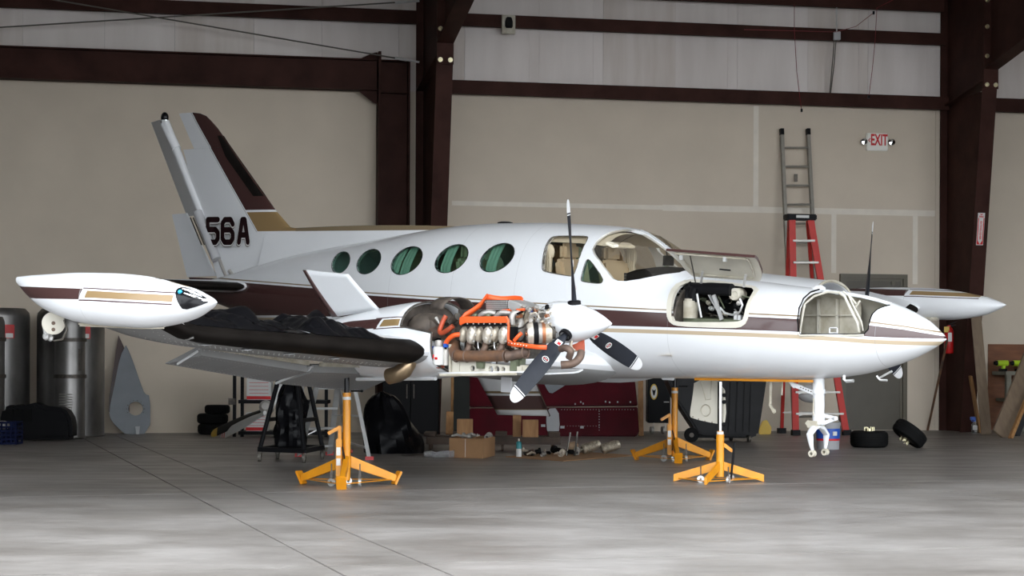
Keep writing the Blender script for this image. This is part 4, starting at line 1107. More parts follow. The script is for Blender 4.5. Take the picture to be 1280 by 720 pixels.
m = MB(); m.cyl(H0+Vector((0, 0, -.035)), H0+Vector((0, 0, .0)), .048, 14); m.build('beacon_ring', 'chrome', ru)
m = MB(); m.tube([H0.lerp(H1, .62)+Vector((0, -.06, 0)), H0.lerp(H1, .93)+Vector((0, -.06, 0))], .055, 14); m.build('torque_tube', 'grey_paint', ru)
m = MB(); m.tube([H0.lerp(H1, .93), H0.lerp(H1, 1.04)], .03, 8); m.tube([H0.lerp(H1, 1.0)+Vector((.1, -.02, .0)), H0.lerp(H1, 1.08)+Vector((.16, -.03, 0))], .025, 8); m.build('hinge_fitting', 'alu_dull', ru)
rl = [Ab(216, 268, -.12), Ab(235, 266.5, -.12), Ab(266, 345, -.06), Ab(235, 346.5, -.12)]
m = MB(); m.prism([V(s, -.10, z) for s, z in rl], (0, .025, 0)); m.build('rudder_tab', 'white', ru, bevel=.006); tab = ru
m = MB()
for k in range(3): m.tube([A(238+k*3.5, 272, -.07), A(252+k*3.5, 306, -.07)], .008, 6)
m.build('tab_slot', 'dark_metal', tab)
m = MB(); m.prism([A(236, 346.5, -.1), A(268, 348, -.1), A(262, 352, -.1), A(238, 352, -.1)], (0, .03, 0)); m.build('tail_cone_strip', 'brown', ru)
for sg in (1, -1):
    m = MB(); rows = []
    for b, le, te, t in ((.12, 8.05, 9.35, .11), (1.2, 8.38, 9.38, .10), (2.18, 8.66, 9.38, .08), (2.28, 8.82, 9.36, .05)):
        c = te-le; rows.append([V(le+x*c, sg*b, .215+b*.02+y*c) for x, y in naca(t, 12)])
    m.grid(rows, closed=True, capends=True); st = m.build('stabilizer', 'white', plane, ang=40)
    m = MB(); rows = []
    for b, le in ((.34, 8.112), (1.2, 8.38), (2.15, 8.65)):
        rows.append([V(le-.012+.11*(k/6)**2, sg*b, .215+b*.02+.048*math.copysign(abs(k/6)**.8, k)) for k in range(-6, 7)])
    e0 = rows[0]; cc = sum(e0, Vector())/len(e0); m.grid([[cc+(p-cc)*.3+Vector((0, sg*.04, 0)) for p in e0], [cc+(p-cc)*.8+Vector((0, sg*.03, 0)) for p in e0]]+rows); m.build('deice_boot', 'boot', st, ang=60)

# ---- nose gear leg and doors
def N(u, v, b=0.0): return A(u, v, b)
gear = MB(); gear.tube([N(1023, 466), N(1023.5, 505), N(1023.5, 520)], [.052, .050, .046], 18); gear.tube([N(1023.2, 487), N(1023.3, 492)], .060, 18); gear.tube([N(1023.5, 518), N(1023.5, 530)], .055, 18)
g = gear.build('nose_gear_leg', 'white', plane)
m = MB(); m.bar(N(990, 480, .03), N(1018, 491, .03), .03, .035); m.bar(N(986, 474, .03), N(994, 484, .03), .02, .03); m.build('drag_brace', 'white', g)
for k in range(5):
    mm = MB(); mm.lathe(N(1001+3.2*k, 484.3+1.28*k, .046), (0, -1, 0), [(0, .006), (.003, .006), (.0031, 0)], 8); mm.build('brace_hole', 'dark_metal', g)
m = MB(); m.bar(N(1028, 519, -.02), N(1046, 523, -.02), .02, .03); m.bar(N(1046, 523, -.02), N(1027, 530, -.02), .02, .03); m.cyl(N(1045, 523, -.05), N(1045, 523, .02), .016, 10); m.build('torque_link', 'white', g)
m = MB(); m.bar(N(1009, 527, .05), N(1014, 533, .05), .03, .04); m.box(N(1020, 530), (.09, .14, .06)); m.tube([N(1017, 498, .06), N(1016.5, 515, .06), N(1019, 524, .04)], .006, 6); m.build('steering_collar', 'cream_dirty', g)
for b, ux, e in ((.12, 1013, 0), (-.12, 1034, 0)):
    bot = N(1015.5 if b > 0 else 1031.5, 567 if b > 0 else 565, b); m = MB()
    top = N(1022, 533, 0); mid = N(1012 if b > 0 else 1033, 543, b*1.15)
    m.tube([top, mid.lerp(top, .5)+Vector((0, 0, .02)), mid, mid.lerp(bot, .55), bot+Vector((0, 0, .03))], [.034, .036, .032, .021, .014], 10, sq=.6)
    m.build('fork_leg', 'white', g)
    m = MB(); m.lathe(bot-Vector((0, .02, 0)), (0, 1, 0), [(0, .013), (0, .030), (.04, .030), (.04, .013), (0, .013)], 16); m.build('axle_eye', 'cream_dirty', g)
m = MB(); m.prism([N(868, 472.5, .17), N(1016, 475, .10), N(1016, 478, .10), N(868, 475.2, .17)], (0, .012, 0)); m.build('gear_door_edge', 'yellow', plane, smooth=False)
m = MB(); q = smooth_poly([(868,474),(904,474),(907,530),(896,530),(864,523),(862,518),(866,494)], 1); m.prism([N(u, v, -.12) for u, v in q], (0, .02, 0)); gd = m.build('gear_door', 'cream', plane)
m = MB(); q = [N(u, v, -.115) for u, v in ell_px(882, 513, 6, 7, 0, 18)]; m.tube(q+[q[0]], .005, 5); q = [N(u, v, -.115) for u, v in ((876,476),(882,500),(888,499),(889,476))]; m.tube(q, .005, 5); m.build('door_rib', 'cream_dirty', gd)
m = MB()
for u, v in ((866,521),(873,524),(881,526.5),(890,528),(899,529)): m.ell(N(u, v, -.112), .006, 6, 4)
m.build('door_rivet', 'rust_dark', gd)
m = MB(); m.tube([N(963.5, 476), N(963, 500), N(963, 505)], .012, 8); m.bar(N(962, 505), N(968, 515), .02, .02); m.torus(N(967.5, 514), (0, 1, 0), .016, .006, 14, 6); m.tube([N(978, 476), N(977.5, 494)], .008, 6); m.build('door_link', 'cream_dirty', plane)
m = MB(); m.tube([N(1055, 469, .12), N(1055, 474, .12), N(1058, 476.5, .12), N(1067, 476, .12)], .014, 8); m.tube([N(1096, 470, .12), N(1100, 475, .12), N(1109, 475.5, .12)], .010, 8); m.tube([N(1100, 472, .2), N(1115, 464, .2)], .009, 8); m.build('pitot_tube', 'alu', plane)
m = MB(); m.box(N(891, 472, .1), (.04, .03, .05)); m.box(N(835, 473, .15), (.14, .02, .03)); m.build('belly_antenna', 'white', plane, bevel=.008)
m = MB(); m.lathe(V(1.2, 0, interp(ZT, 1.2)-.01), (0, 0, 1), [(0, .06), (.025, .055), (.04, .03), (.043, 0)], 18); m.build('gps_antenna', 'white', plane)
m = MB(); m.lathe(V(4.75, -.05, .875), (0, 0, 1), [(0, .08), (.02, .075), (.03, .04), (.031, 0)], 18); m.build('roof_antenna', 'black', plane)

# ================================================================== the exposed engine
EB = 2.66
def E1(x, y, b=EB): return A(530+x/9.85, 355+y/9.85, b)
def E2(x, y, b=EB): return A(530+x/9.85, 410+y/9.85, b)
def E3(x, y, b=EB): return A(630+x/9.85, 370+y/9.85, b)
eng = MB(); eng.box(V(2.78, NB, -.05), (.78, .34, .26)); eng.box(V(2.75, NB, -.22), (.70, .26, .16)); engine = eng.build('engine_block', 'dark_metal', plane, bevel=.03)
m = MB()
for k in range(6):
    a = E1(500+k*99, 610, 2.50); 
    for j in range(7): m.cyl(a+Vector((0, -.02*j+.06, 0)), a+Vector((0, -.02*j+.066, 0)), .062, 14)
m.build('cylinder_fin', 'dark_metal', engine)
def cover(x, y0, y1, w, b, mt):
    lobes = 10; pts = []
    for k in range(24):
        a = 2*pi*k/24; rx = w*(1+.10*sin(3*a+1)); pts.append(E1(x+rx*cos(a)+(y0+y1-2*0)*0+sin(a)*w*.22, (y0+y1)/2-(y1-y0)/2*sin(a), b))
    m = MB(); cc = sum(pts, Vector())/24
    m.grid([pts, [p+Vector((0, -.022, 0)) for p in pts], [cc+(p-cc)*.82+Vector((0, -.040, 0)) for p in pts], [cc+(p-cc)*.35+Vector((0, -.050, 0)) for p in pts]], closed=True, capends=True)
    return m.build('rocker_cover', mt, engine, ang=40)
for k in range(3):
    cover(502+k*196, 525, 722, 36, 2.62, 'cast'); cover(605+k*196, 515, 742, 52, 2.655, 'cover_alu')
m = MB()
for k in range(3):
    for dx, dy in ((-25, -60), (20, -95), (30, 0), (5, 75), (-35, 40)): m.ell(E1(605+k*196+dx, 630+dy, 2.70), .007, 6, 4)
m.build('cover_screw', 'alu', engine)
# orange baffles
def ribbon(pts, width, mt, name, b_dir=(0, 1, 0), th=.006):
    m = MB(); d = Vector(b_dir)*width
    rows = [[p, p+d] for p in pts]; m.grid(rows); o = m.build(name, mt, engine, ang=60); md = o.modifiers.new('t', 'SOLIDIFY'); md.thickness = th; md.offset = 0; return o
m = MB(); m.prism([E1(440, 412, 2.72), E1(480, 400, 2.72), E1(980, 398, 2.72), E1(1020, 410, 2.72), E1(1035, 478, 2.72), E1(500, 478, 2.72), E1(445, 510, 2.72), E1(436, 470, 2.72)], (0, .012, 0)); m.build('baffle_seal', 'orange', engine)
m = MB(); m.prism([E1(440, 475, 2.70), E1(1035, 475, 2.70), E1(1040, 515, 2.70), E1(470, 515, 2.70)], (0, .03, 0)); m.build('baffle_plate', 'black', engine)
m = MB()
for x in (535, 608, 672, 738, 808, 872, 945, 1020): m.ell(E1(x, 489, 2.705), .007, 6, 4)
m.build('baffle_rivet', 'alu', engine)
m = MB(); m.tube([E1(1010, 405, 2.715), E1(1035, 440, 2.715), E1(1042, 520, 2.715), E1(1038, 640, 2.715), E1(1040, 690, 2.715), E1(1075, 715, 2.715)], .010, 8); m.build('baffle_edge', 'orange', engine)
q = [E3(40, 548, 2.70), E3(110, 568, 2.70), E3(200, 575, 2.70), E3(300, 590, 2.70), E3(400, 600, 2.70), E3(520, 605, 2.70)]
m = MB(); m.grid([q, [p+Vector((0, 0, -.035)) for p in q]]); o = m.build('baffle_skirt', 'orange', engine, ang=60); md = o.modifiers.new('t', 'SOLIDIFY'); md.thickness = .008
m = MB()
for k in range(7): m.ell(E3(60+k*36, 578+k*6, 2.712), .006, 6, 4)
m.build('skirt_rivet', 'alu', engine)
q = [(440, 420, 2.70), (500, 350, 2.66), (600, 290, 2.58), (700, 215, 2.50), (760, 130, 2.40), (775, 118, 2.36)]
m = MB(); a = [E1(*p) for p in q]; m.grid([a, [p+Vector((-.01, 0, -.05)) for p in a]]); o = m.build('baffle_rear', 'orange', engine, ang=60); md = o.modifiers.new('t', 'SOLIDIFY'); md.thickness = .010
a = [E1(770, 122, 2.36), E1(860, 140, 2.30), E1(950, 150, 2.26), E1(1040, 148, 2.24), E1(1130, 142, 2.24), E1(1200, 150, 2.26), E1(1222, 175, 2.30)]
m = MB(); m.grid([a, [p+Vector((0, 0, -.055)) for p in a]]); o = m.build('baffle_top', 'orange', engine, ang=60); md = o.modifiers.new('t', 'SOLIDIFY'); md.thickness = .008
# intercooler
m = MB(); p0, p1 = E1(755, 318, 2.48), E1(1025, 195, 2.48)
m.prism([E1(755, 195, 2.46), E1(1025, 195, 2.46), E1(1025, 318, 2.46), E1(755, 318, 2.46)], (0, .22, 0)); m.build('intercooler', 'dark_metal', engine); ic = engine
for k in range(7):
    m = MB(); y = 205+k*17; m.prism([E1(765, y, 2.475), E1(1018, y, 2.475), E1(1018, y+9, 2.475), E1(765, y+9, 2.475)], (0, .02, 0)); m.build('cooler_fin', 'alu', ic)
m = MB(); m.prism([E1(1028, 195, 2.47), E1(1140, 225, 2.47), E1(1310, 300, 2.47), E1(1290, 322, 2.47), E1(1028, 310, 2.47)], (0, .20, 0)); m.build('air_box', 'alu', engine, bevel=.008)
# induction and exhaust plumbing
def pipe(fn, pts, r, mt, name, n=12):
    m = MB(); P = [fn(*p) for p in pts]
    if len(P) > 2:
        Q = []
        for i in range(len(P)-1):
            for k in range(4):
                t = k/4; p0 = P[max(i-1, 0)]; p1 = P[i]; p2 = P[i+1]; p3 = P[min(i+2, len(P)-1)]
                Q.append(.5*((2*p1)+(p2-p0)*t+(2*p0-5*p1+4*p2-p3)*t*t+(3*p1-p0-3*p2+p3)*t**3))
        P = Q+[P[-1]]
    m.tube(P, r, n); return m.build(name, mt, engine, ang=60)
pipe(E1, [(690, 395, 2.60), (740, 360, 2.60), (810, 350, 2.58), (880, 365, 2.56)], .022, 'alu_dull', 'induction_pipe')
pipe(E1, [(890, 395, 2.60), (950, 355, 2.60), (1040, 355, 2.58), (1100, 360, 2.55)], .022, 'alu_dull', 'induction_pipe')
pipe(E1, [(1180, 365, 2.56), (1110, 360, 2.60), (1085, 410, 2.62), (1080, 500, 2.62)], .026, 'alu_dull', 'induction_pipe')
for x0, x1 in ((610, 575), (770, 740)): pipe(E1, [(x0, 390, 2.62), (x1+60, 385, 2.62), (x1+80, 395, 2.55)], .014, 'zinc_green', 'fuel_line', 8)
pipe(E1, [(960, 328, 2.58), (1080, 322, 2.58), (1240, 315, 2.56)], .010, 'orange', 'spark_lead', 8)
pipe(E2, [(380, 170, 2.52), (370, 230, 2.60), (385, 320, 2.66), (460, 345, 2.68), (640, 345, 2.68), (860, 345, 2.68), (1010, 340, 2.68)], .046, 'rust', 'exhaust_collector', 16)
pipe(E2, [(1010, 345, 2.68), (1090, 340, 2.66), (1200, 310, 2.64), (1290, 290, 2.60)], .040, 'rust_dark', 'exhaust_collector', 16)
for x in (530, 760, 1020): 
    pipe(E2, [(x, 290, 2.68), (x+6, 345, 2.68)], .050, 'rust_dark', 'clamp_band') if False else None
m = MB()
for x in (395, 530, 1015, 1250): 
    c = E2(x, 345 if x < 1100 else 300, 2.68); m.torus(c, (1, 0, .05), .047, .006, 18, 6)
m.build('exhaust_clamp', 'rust_dark', engine)
for x in (560, 760, 960): pipe(E2, [(x, 185, 2.62), (x-5, 235, 2.66), (x-45, 300, 2.67)], .026, 'rust_dark', 'exhaust_riser')
for x in (665, 865): pipe(E2, [(x, 175, 2.66), (x+2, 240, 2.68), (x+25, 275, 2.66)], .006, 'alu', 'drain_tube', 6)
pipe(E3, [(700, 650, 2.60), (760, 640, 2.62), (820, 680, 2.62), (800, 760, 2.60)], .028, 'rust_dark', 'exhaust_stack', 14)
pipe(E3, [(950, 690, 2.36), (930, 760, 2.40), (850, 830, 2.46), (700, 850, 2.52)], .032, 'rust_dark', 'exhaust_stack', 14)
m = MB(); m.prism([E3(890, 600, 2.30), E3(980, 540, 2.30), E3(985, 690, 2.30), E3(760, 640, 2.36), E3(760, 615, 2.36)], (0, .012, 0)); m.build('baffle_front', 'orange_dirty', engine)
m = MB(); m.torus(E3(880, 600, 2.32), (1, -.3, 0), .045, .012, 20, 8); m.build('inlet_ring', 'cast', engine)
# magneto / alternator drum
c = E3(285, 465, 2.66); ax = Vector((.72, .69, .05)).normalized(); m = MB(); m.lathe(c, ax, [(-.005, .0), (-.005, .03), (.0, .075), (.02, .088), (.045, .09), (.045, 0)], 28); m.build('alternator', 'cover_alu', engine)
for d0, d1, r, mt, nm in ((.045, .085, .088, 'black', 'alternator_band'), (.085, .115, .080, 'alu_dull', 'alternator_case'), (.115, .140, .086, 'copper', 'alternator_winding'), (.14, .19, .080, 'cast', 'alternator_front'), (.19, .22, .05, 'dark_metal', 'alternator_pulley')):
    m = MB(); m.lathe(c, ax, [(d0, 0), (d0, r), (d1, r), (d1, 0)], 28); m.build(nm, mt, engine)
fa, fb, ft = frame_of(ax)
for k in range(6):
    m = MB(); a = k*pi/3; m.lathe(c-ft*.004+(fa*cos(a)+fb*sin(a))*.048, -ft, [(0, .017), (.006, .015), (.0065, 0)], 10); m.build('alternator_vent', 'dark_metal' if k % 3 else 'copper', engine)
pipe(E3, [(130, 550, 2.68), (170, 500, 2.68), (220, 455, 2.66)], .016, 'orange', 'cable_boot', 8)
m = MB(); m.lathe(E3(560, 330, 2.36), (1, 0, 0), [(-.16, .0), (-.16, .13), (-.06, .13), (-.06, .10), (.03, .095), (.04, .14), (.06, .14), (.06, 0)], 24); m.build('nose_case', 'cast', engine)
m = MB(); m.prism([E3(490, 200, 2.46), E3(590, 195, 2.46), E3(585, 350, 2.46), E3(520, 350, 2.46), E3(480, 300, 2.46)], (0, .06, 0)); m.build('nose_flange', 'cover_alu', engine, bevel=.006)
m = MB(); m.ell(E3(190, 400, 2.50), (.05, .05, .10)); m.build('governor', 'alu_dull', engine)
m = MB(); m.prism([E3(60, 380, 2.66), E3(125, 380, 2.66), E3(125, 545, 2.66), E3(60, 545, 2.66)], (0, .05, 0)); m.build('oil_cooler', 'black', engine)
random.seed(11)
for k in range(60):
    m = MB(); x, y = random.uniform(100, 560), random.uniform(150, 360); b = random.uniform(2.40, 2.62); p = E3(x, y, b); t = random.random()
    mt = random.choice(['alu', 'alu_dull', 'cast', 'cover_alu', 'black', 'dark_metal', 'copper', 'cast', 'alu_dull', 'bolt'])
    if t < .35: m.lathe(p, (random.uniform(-.4, 1), random.uniform(-1, .2), random.uniform(-.6, 1)), [(0, .006), (0, .013), (.02, .013), (.02, .019), (.035, .019), (.036, 0)], 8)
    elif t < .75:
        q = p+Vector((random.uniform(-.14, .14), random.uniform(-.03, .03), random.uniform(-.06, .05))); m.tube([p, p.lerp(q, .5)+Vector((0, 0, random.uniform(-.03, .03))), q], random.uniform(.005, .009), 6)
    else: m.box(p, (random.uniform(.015, .05), .03, random.uniform(.012, .04)), Matrix.Rotation(random.uniform(-.6, .6), 3, 'Y'))
    m.build('engine_fitting', mt, engine)
m = MB(); m.ell(E3(330, 190, 2.56), .017, 8, 6); m.build('hose_cap', 'blue', engine)
m = MB(); m.ell(E3(380, 245, 2.54), .020, 10, 6); m.build('oil_filler', 'chrome', engine)
for k in range(40):
    m = MB(); x, y = random.uniform(560, 1300), random.uniform(170, 290); p = E2(x, y, random.uniform(2.48, 2.6))
    q = p+Vector((random.uniform(-.08, .08), 0, random.uniform(-.05, .05))); m.tube([p, q], random.uniform(.006, .016), 7)
    m.build('engine_fitting', random.choice(['dark_metal', 'soot', 'cast', 'rust_dark', 'alu_dull', 'cast']), engine)
for k in range(30):
    m = MB(); x, y = random.uniform(60, 420), random.uniform(-60, 300); p = E2(x, y, random.uniform(2.45, 2.58))
    q = p+Vector((random.uniform(-.1, .1), 0, random.uniform(-.09, .09))); m.tube([p, q], random.uniform(.006, .022), 7)
    m.build('engine_fitting', random.choice(['dark_metal', 'soot', 'black', 'rust_dark', 'alu_dull', 'soot']), engine)
# mount beam with lightening holes
bm_ = MB(); bm_.prism([E2(330, 395, 2.64), E2(560, 405, 2.64), E2(830, 440, 2.64), E2(1055, 462, 2.64), E2(1050, 575, 2.64), E2(900, 580, 2.64), E2(330, 545, 2.64)], (0, .03, 0))
hc = []
for x, y, r in ((597, 497, .024), (823, 508, .026), (899, 508, .026), (975, 512, .022)):
    k = MB(); c = E2(x, y, 2.64); k.cyl(c+Vector((0, -.1, 0)), c+Vector((0, .1, 0)), r, 18); hc.append(k)
finish(boolean(bm_, hc), 'mount_beam', 'cream', engine); mb = engine
m = MB(); m.prism([E2(640, 405, 2.67), E2(725, 405, 2.67), E2(722, 500, 2.67), E2(645, 500, 2.67)], (0, .03, 0)); m.build('mount_lug', 'zinc_green', mb)
m = MB()
for x in (340, 437): 
    for y in range(410, 540, 22): m.ell(E2(x, y, 2.645), .005, 6, 4)
m.build('beam_rivet', 'cream_dirty', mb)
m = MB(); m.bar(E2(322, 200, 2.66), E2(322, 545, 2.66), .02, .012); m.build('firewall_angle', 'cream_dirty', engine)
m = MB(); m.prism([E2(1060, 390, 2.66), E2(1130, 380, 2.66), E2(1130, 535, 2.66), E2(1060, 540, 2.66)], (0, .05, 0)); m.prism([E2(1140, 375, 2.62), E2(1205, 370, 2.62), E2(1200, 450, 2.62), E2(1140, 460, 2.62)], (0, .05, 0)); m.build('mount_bracket', 'zinc_green', engine)
m = MB(); m.box(E2(1170, 510, 2.62), (.10, .05, .05)); m.box(E2(1300, 500, 2.60), (.14, .06, .05)); m.build('mount_foot', 'cream_dirty', engine)
# oil filter and hoses
m = MB(); c = E2(180, 455, 2.68); m.lathe(c, (0, 0, 1), [(0, 0), (0, .040), (.008, .046), (.14, .046), (.148, .040), (.150, 0)], 24); m.build('oil_filter', 'label_white', engine); of = engine
m = MB(); m.lathe(c+Vector((0, 0, .150)), (0, 0, 1), [(0, .030), (.02, .034), (.05, .03), (.055, 0)], 16); m.build('filter_head', 'alu_dull', of)
m = MB(); m.box(c+Vector((.012, -.0455, .055)), (.028, .004, .02)); m.box(c+Vector((-.018, -.0455, .07)), (.012, .004, .03)); m.build('filter_label', 'red_text', of)
m = MB(); m.lathe(E2(268, 460, 2.64), (0, 0, 1), [(0, 0), (0, .034), (.13, .034), (.13, 0)], 18); m.build('fuel_strainer', 'alu_dull', engine)
pipe(E2, [(265, 205, 2.66), (300, 140, 2.67), (370, 90, 2.67), (455, 80, 2.65)], .020, 'orange', 'fire_sleeve_hose')
pipe(E1, [(360, 515, 2.66), (300, 560, 2.67), (220, 605, 2.66), (195, 570, 2.64), (230, 470, 2.62), (270, 390, 2.60)], .020, 'orange_dirty', 'fire_sleeve_hose')
pipe(E2, [(120, 440, 2.66), (95, 380, 2.66), (105, 300, 2.66), (125, 260, 2.66)], .014, 'orange_dirty', 'fire_sleeve_hose')
pipe(E2, [(130, 460, 2.64), (180, 480, 2.64), (240, 470, 2.64)], .014, 'orange_dirty', 'fire_sleeve_hose')
m = MB(); m.box(E2(268, 215, 2.67), (.03, .03, .03)); m.box(E2(128, 248, 2.66), (.025, .03, .03)); m.build('hose_fitting', 'blue', engine)
m = MB(); m.ell(E1(40, 540, 2.48), (.18, .14, .13)); m.ell(E1(150, 520, 2.50), (.08, .08, .09)); m.build('turbocharger', 'soot', engine)
m = MB(); m.lathe(E1(180, 590, 2.54), (1, 0, .1), [(-.1, .05), (.06, .055), (.06, .07), (.08, .07), (.08, 0)], 18); m.build('turbo_flange', 'rust_dark', engine)
pipe(E1, [(60, 470, 2.52), (130, 430, 2.52), (210, 460, 2.54), (250, 520, 2.55)], .045, 'soot', 'turbo_duct')
m = MB(); rows = []
for k in range(9): a = pi*k/8; rows.append([V(3.30+.05*j, NB+.20*cos(a)-.05, .08+.10*sin(a)) for j in range(4)])
m.grid(rows); o = m.build('air_scoop', 'soot', engine, ang=60); md = o.modifiers.new('t', 'SOLIDIFY'); md.thickness = .01
pipe(E1, [(330, 470, 2.60), (370, 430, 2.60), (420, 400, 2.62)], .030, 'dark_metal', 'duct_elbow')
# exhaust outlet under the near wing
m = MB(); P = [A(512, 448, 2.72), A(510, 455, 2.76), A(505, 463, 2.78), A(497, 468, 2.79), A(486, 470.5, 2.80)]; m.tube(P, [.065, .068, .070, .068, .066], 20, caps=False); m.tube(P, [.058, .060, .062, .060, .060], 20, caps=False)
m.build('exhaust_outlet', 'bronze', plane, ang=60)
# ================================================================== things around the airplane
def thing(name, label, cat, loc, rz=0.0, group=None):
    return tag(empty(name, loc, rz), label, cat, group)
def put(mb, name, mt, par, **k):                                 # world-space geometry parented to an unrotated thing
    o = par.matrix_basis.translation; mb.v = [tuple(Vector(p)-o) for p in mb.v]; return mb.build(name, mt, par, **k)
def solo(mb, name, mt, label, cat, loc, group=None, **k):
    loc = Vector(loc); mb.v = [tuple(Vector(p)-loc) for p in mb.v]; o = mb.build(name, mt, None, **k); o.location = loc
    return tag(o, label, cat, group)
def APW(p): return AO+AM @ Vector(p)

# ------------------------------------------------------------------ yellow jacks
def wing_jack(loc, ram_top, label):
    j = thing('aircraft_jack', label, 'jack', loc, 0, 'wing jacks'); j.rotation_euler = (0, 0, 0)
    m = MB(); m.lathe((0, 0, 0), (0, 0, 1), [(.05, 0), (.05, .034), (.78, .034), (.78, .036), (.80, .036), (.80, 0)], 20); m.build('column', 'yellow', j)
    m = MB(); m.lathe((0, 0, 0), (0, 0, 1), [(.74, .0345), (.74, .0365), (.765, .0365), (.765, .0345)], 20); m.build('column_label', 'label_white', j)
    m = MB(); m.lathe((0, 0, 0), (0, 0, 1), [(.80, .012), (.80, .022), (ram_top-.03, .022), (ram_top-.03, .03), (ram_top, .026), (ram_top, 0)], 18); m.build('ram', 'black_gloss', j)
    m = MB(); m.cyl((.035, -.01, .815), (.13, -.01, .815), .007, 8); m.ell((.13, -.01, .815), .012, 8, 6); m.build('lock_handle', 'black', j)
    for k, a in enumerate((-90, 30, 150)):
        d = Vector((cos(R(a)), sin(R(a)), 0)); n = Vector((-d.y, d.x, 0)); Lr = .47
        m = MB(); A_ = [d*.03+n*x+Vector((0, 0, z)) for x, z in ((-.022, .16), (.022, .16), (.022, .26), (-.022, .26))]
        B_ = [d*Lr+n*x+Vector((0, 0, z)) for x, z in ((-.022, .022), (.022, .022), (.022, .085), (-.022, .085))]
        m.hexa(A_, B_); lg = m.build('leg', 'yellow', j, bevel=.004)
        m = MB(); q = Matrix.Rotation(R(a), 3, 'Z') @ Matrix.Rotation(R(28), 3, 'Y'); m.box(d*(Lr+.01)+Vector((0, 0, .058)), (.022, .085, .125), q); m.build('foot', 'yellow', lg, bevel=.004)
        a2 = R(a+60); e = Vector((cos(a2), sin(a2), 0)); c = e*.14+Vector((0, 0, .035))
        m = MB(); m.lathe(c-n*.012, n, [(0, .012), (0, .034), (.024, .034), (.024, .012)], 16); cs = m.build('caster', 'alu', j)
        m = MB(); m.bar(c+Vector((0, 0, 0)), c+Vector((0, 0, .10)), .02, .012); m.cyl(c+Vector((0, 0, .06)), c+Vector((0, 0, .16)), .005, 6); m.build('caster_fork', 'dark_metal', cs)
    P = [Vector((cos(R(a)), sin(R(a)), 0))*.45+Vector((0, 0, .045)) for a in (-90, 30, 150)]
    for k in range(3):
        m = MB(); m.cyl(P[k], P[(k+1) % 3], .005, 6); m.build('tie_rod', 'yellow', j)
    m = MB(); m.box((-.06, -.05, .24), (.05, .055, .34)); m.box((-.055, -.04, .46), (.03, .035, .12)); pu = m.build('pump', 'yellow', j, bevel=.008)
    m = MB(); m.bar((-.05, -.04, .51), (-.155, -.06, .45), .028, .03); m.build('pump_handle', 'yellow', pu, bevel=.004)
    m = MB(); m.box((-.062, -.079, .30), (.035, .003, .07)); m.box((-.062, -.079, .21), (.035, .003, .06)); m.build('pump_label', 'label_white', pu)
    m = MB(); m.tube([(-.03, -.07, .34), (-.01, -.085, .25), (-.015, -.08, .17), (-.03, -.06, .12)], .007, 6); m.build('pump_hose', 'black', pu)
    return j
p = fl(433, 607.5); wing_jack(p, 1.005, 'yellow tripod jack with hand pump under the near wing')
p = fl(843, 576.5); wing_jack(p, 1.08, 'yellow tripod jack with hand pump under the fuselage, farthest from the viewer')
p = fl(900, 603); j = thing('nose_jack', 'small yellow tripod jack with chrome ram under the nose', 'jack', p)
m = MB(); m.lathe((0, 0, 0), (0, 0, 1), [(.05, 0), (.05, .036), (.43, .036), (.43, .028), (.46, .028), (.46, 0)], 20); m.build('column', 'yellow', j)
m = MB(); m.lathe((0, 0, 0), (0, 0, 1), [(.43, .029), (.43, .031), (.455, .031), (.455, .029)], 18); m.build('column_label', 'label_white', j)
m = MB(); m.lathe((0, 0, 0), (0, 0, 1), [(.46, 0), (.46, .016), (.90, .016), (.90, .0)], 16); m.build('ram', 'chrome', j)
m = MB(); m.bar((-.016, .02, .46), (-.016, .02, .90), .012, .02)
for z in (.52, .72, .78): m.ell((.035, 0, z), (.022, .018, .018), 8, 6)
m.build('ram_stop', 'black', j)
for a, Lr in ((-115, .40), (15, .42), (165, .42)):
    d = Vector((cos(R(a)), sin(R(a)), 0)); n = Vector((-d.y, d.x, 0)); m = MB()
    m.hexa([d*.02+n*x+Vector((0, 0, z)) for x, z in ((-.012, .11), (.012, .11), (.012, .19), (-.012, .19))], [d*Lr+n*x+Vector((0, 0, z)) for x, z in ((-.012, .0), (.012, .0), (.012, .065), (-.012, .065))])
    m.build('leg', 'yellow', j, bevel=.003)
    e = Vector((cos(R(a+40)), sin(R(a+40)), 0))*.20; m = MB(); m.lathe(e+Vector((0, 0, .034))-n*.01, n, [(0, .01), (0, .032), (.02, .032), (.02, .01)], 14); cs = m.build('caster', 'alu', j)
    m = MB(); m.cyl(e+Vector((0, 0, .04)), e+Vector((0, 0, .15)), .006, 6); m.build('caster_pin', 'dark_metal', cs)
P = [Vector((cos(R(a)), sin(R(a)), 0))*.38+Vector((0, 0, .03)) for a in (-115, 15, 165)]
for k in range(3):
    m = MB(); m.cyl(P[k], P[(k+1) % 3], .005, 6); m.build('tie_rod', 'yellow', j)
m = MB(); m.cyl((.095, -.02, .02), (.125, -.02, .36), .010, 8); m.build('pump_lever', 'black', j)
m = MB(); m.bar((.03, 0, .34), (.11, 0, .28), .02, .03); m.build('lever_socket', 'yellow', j)

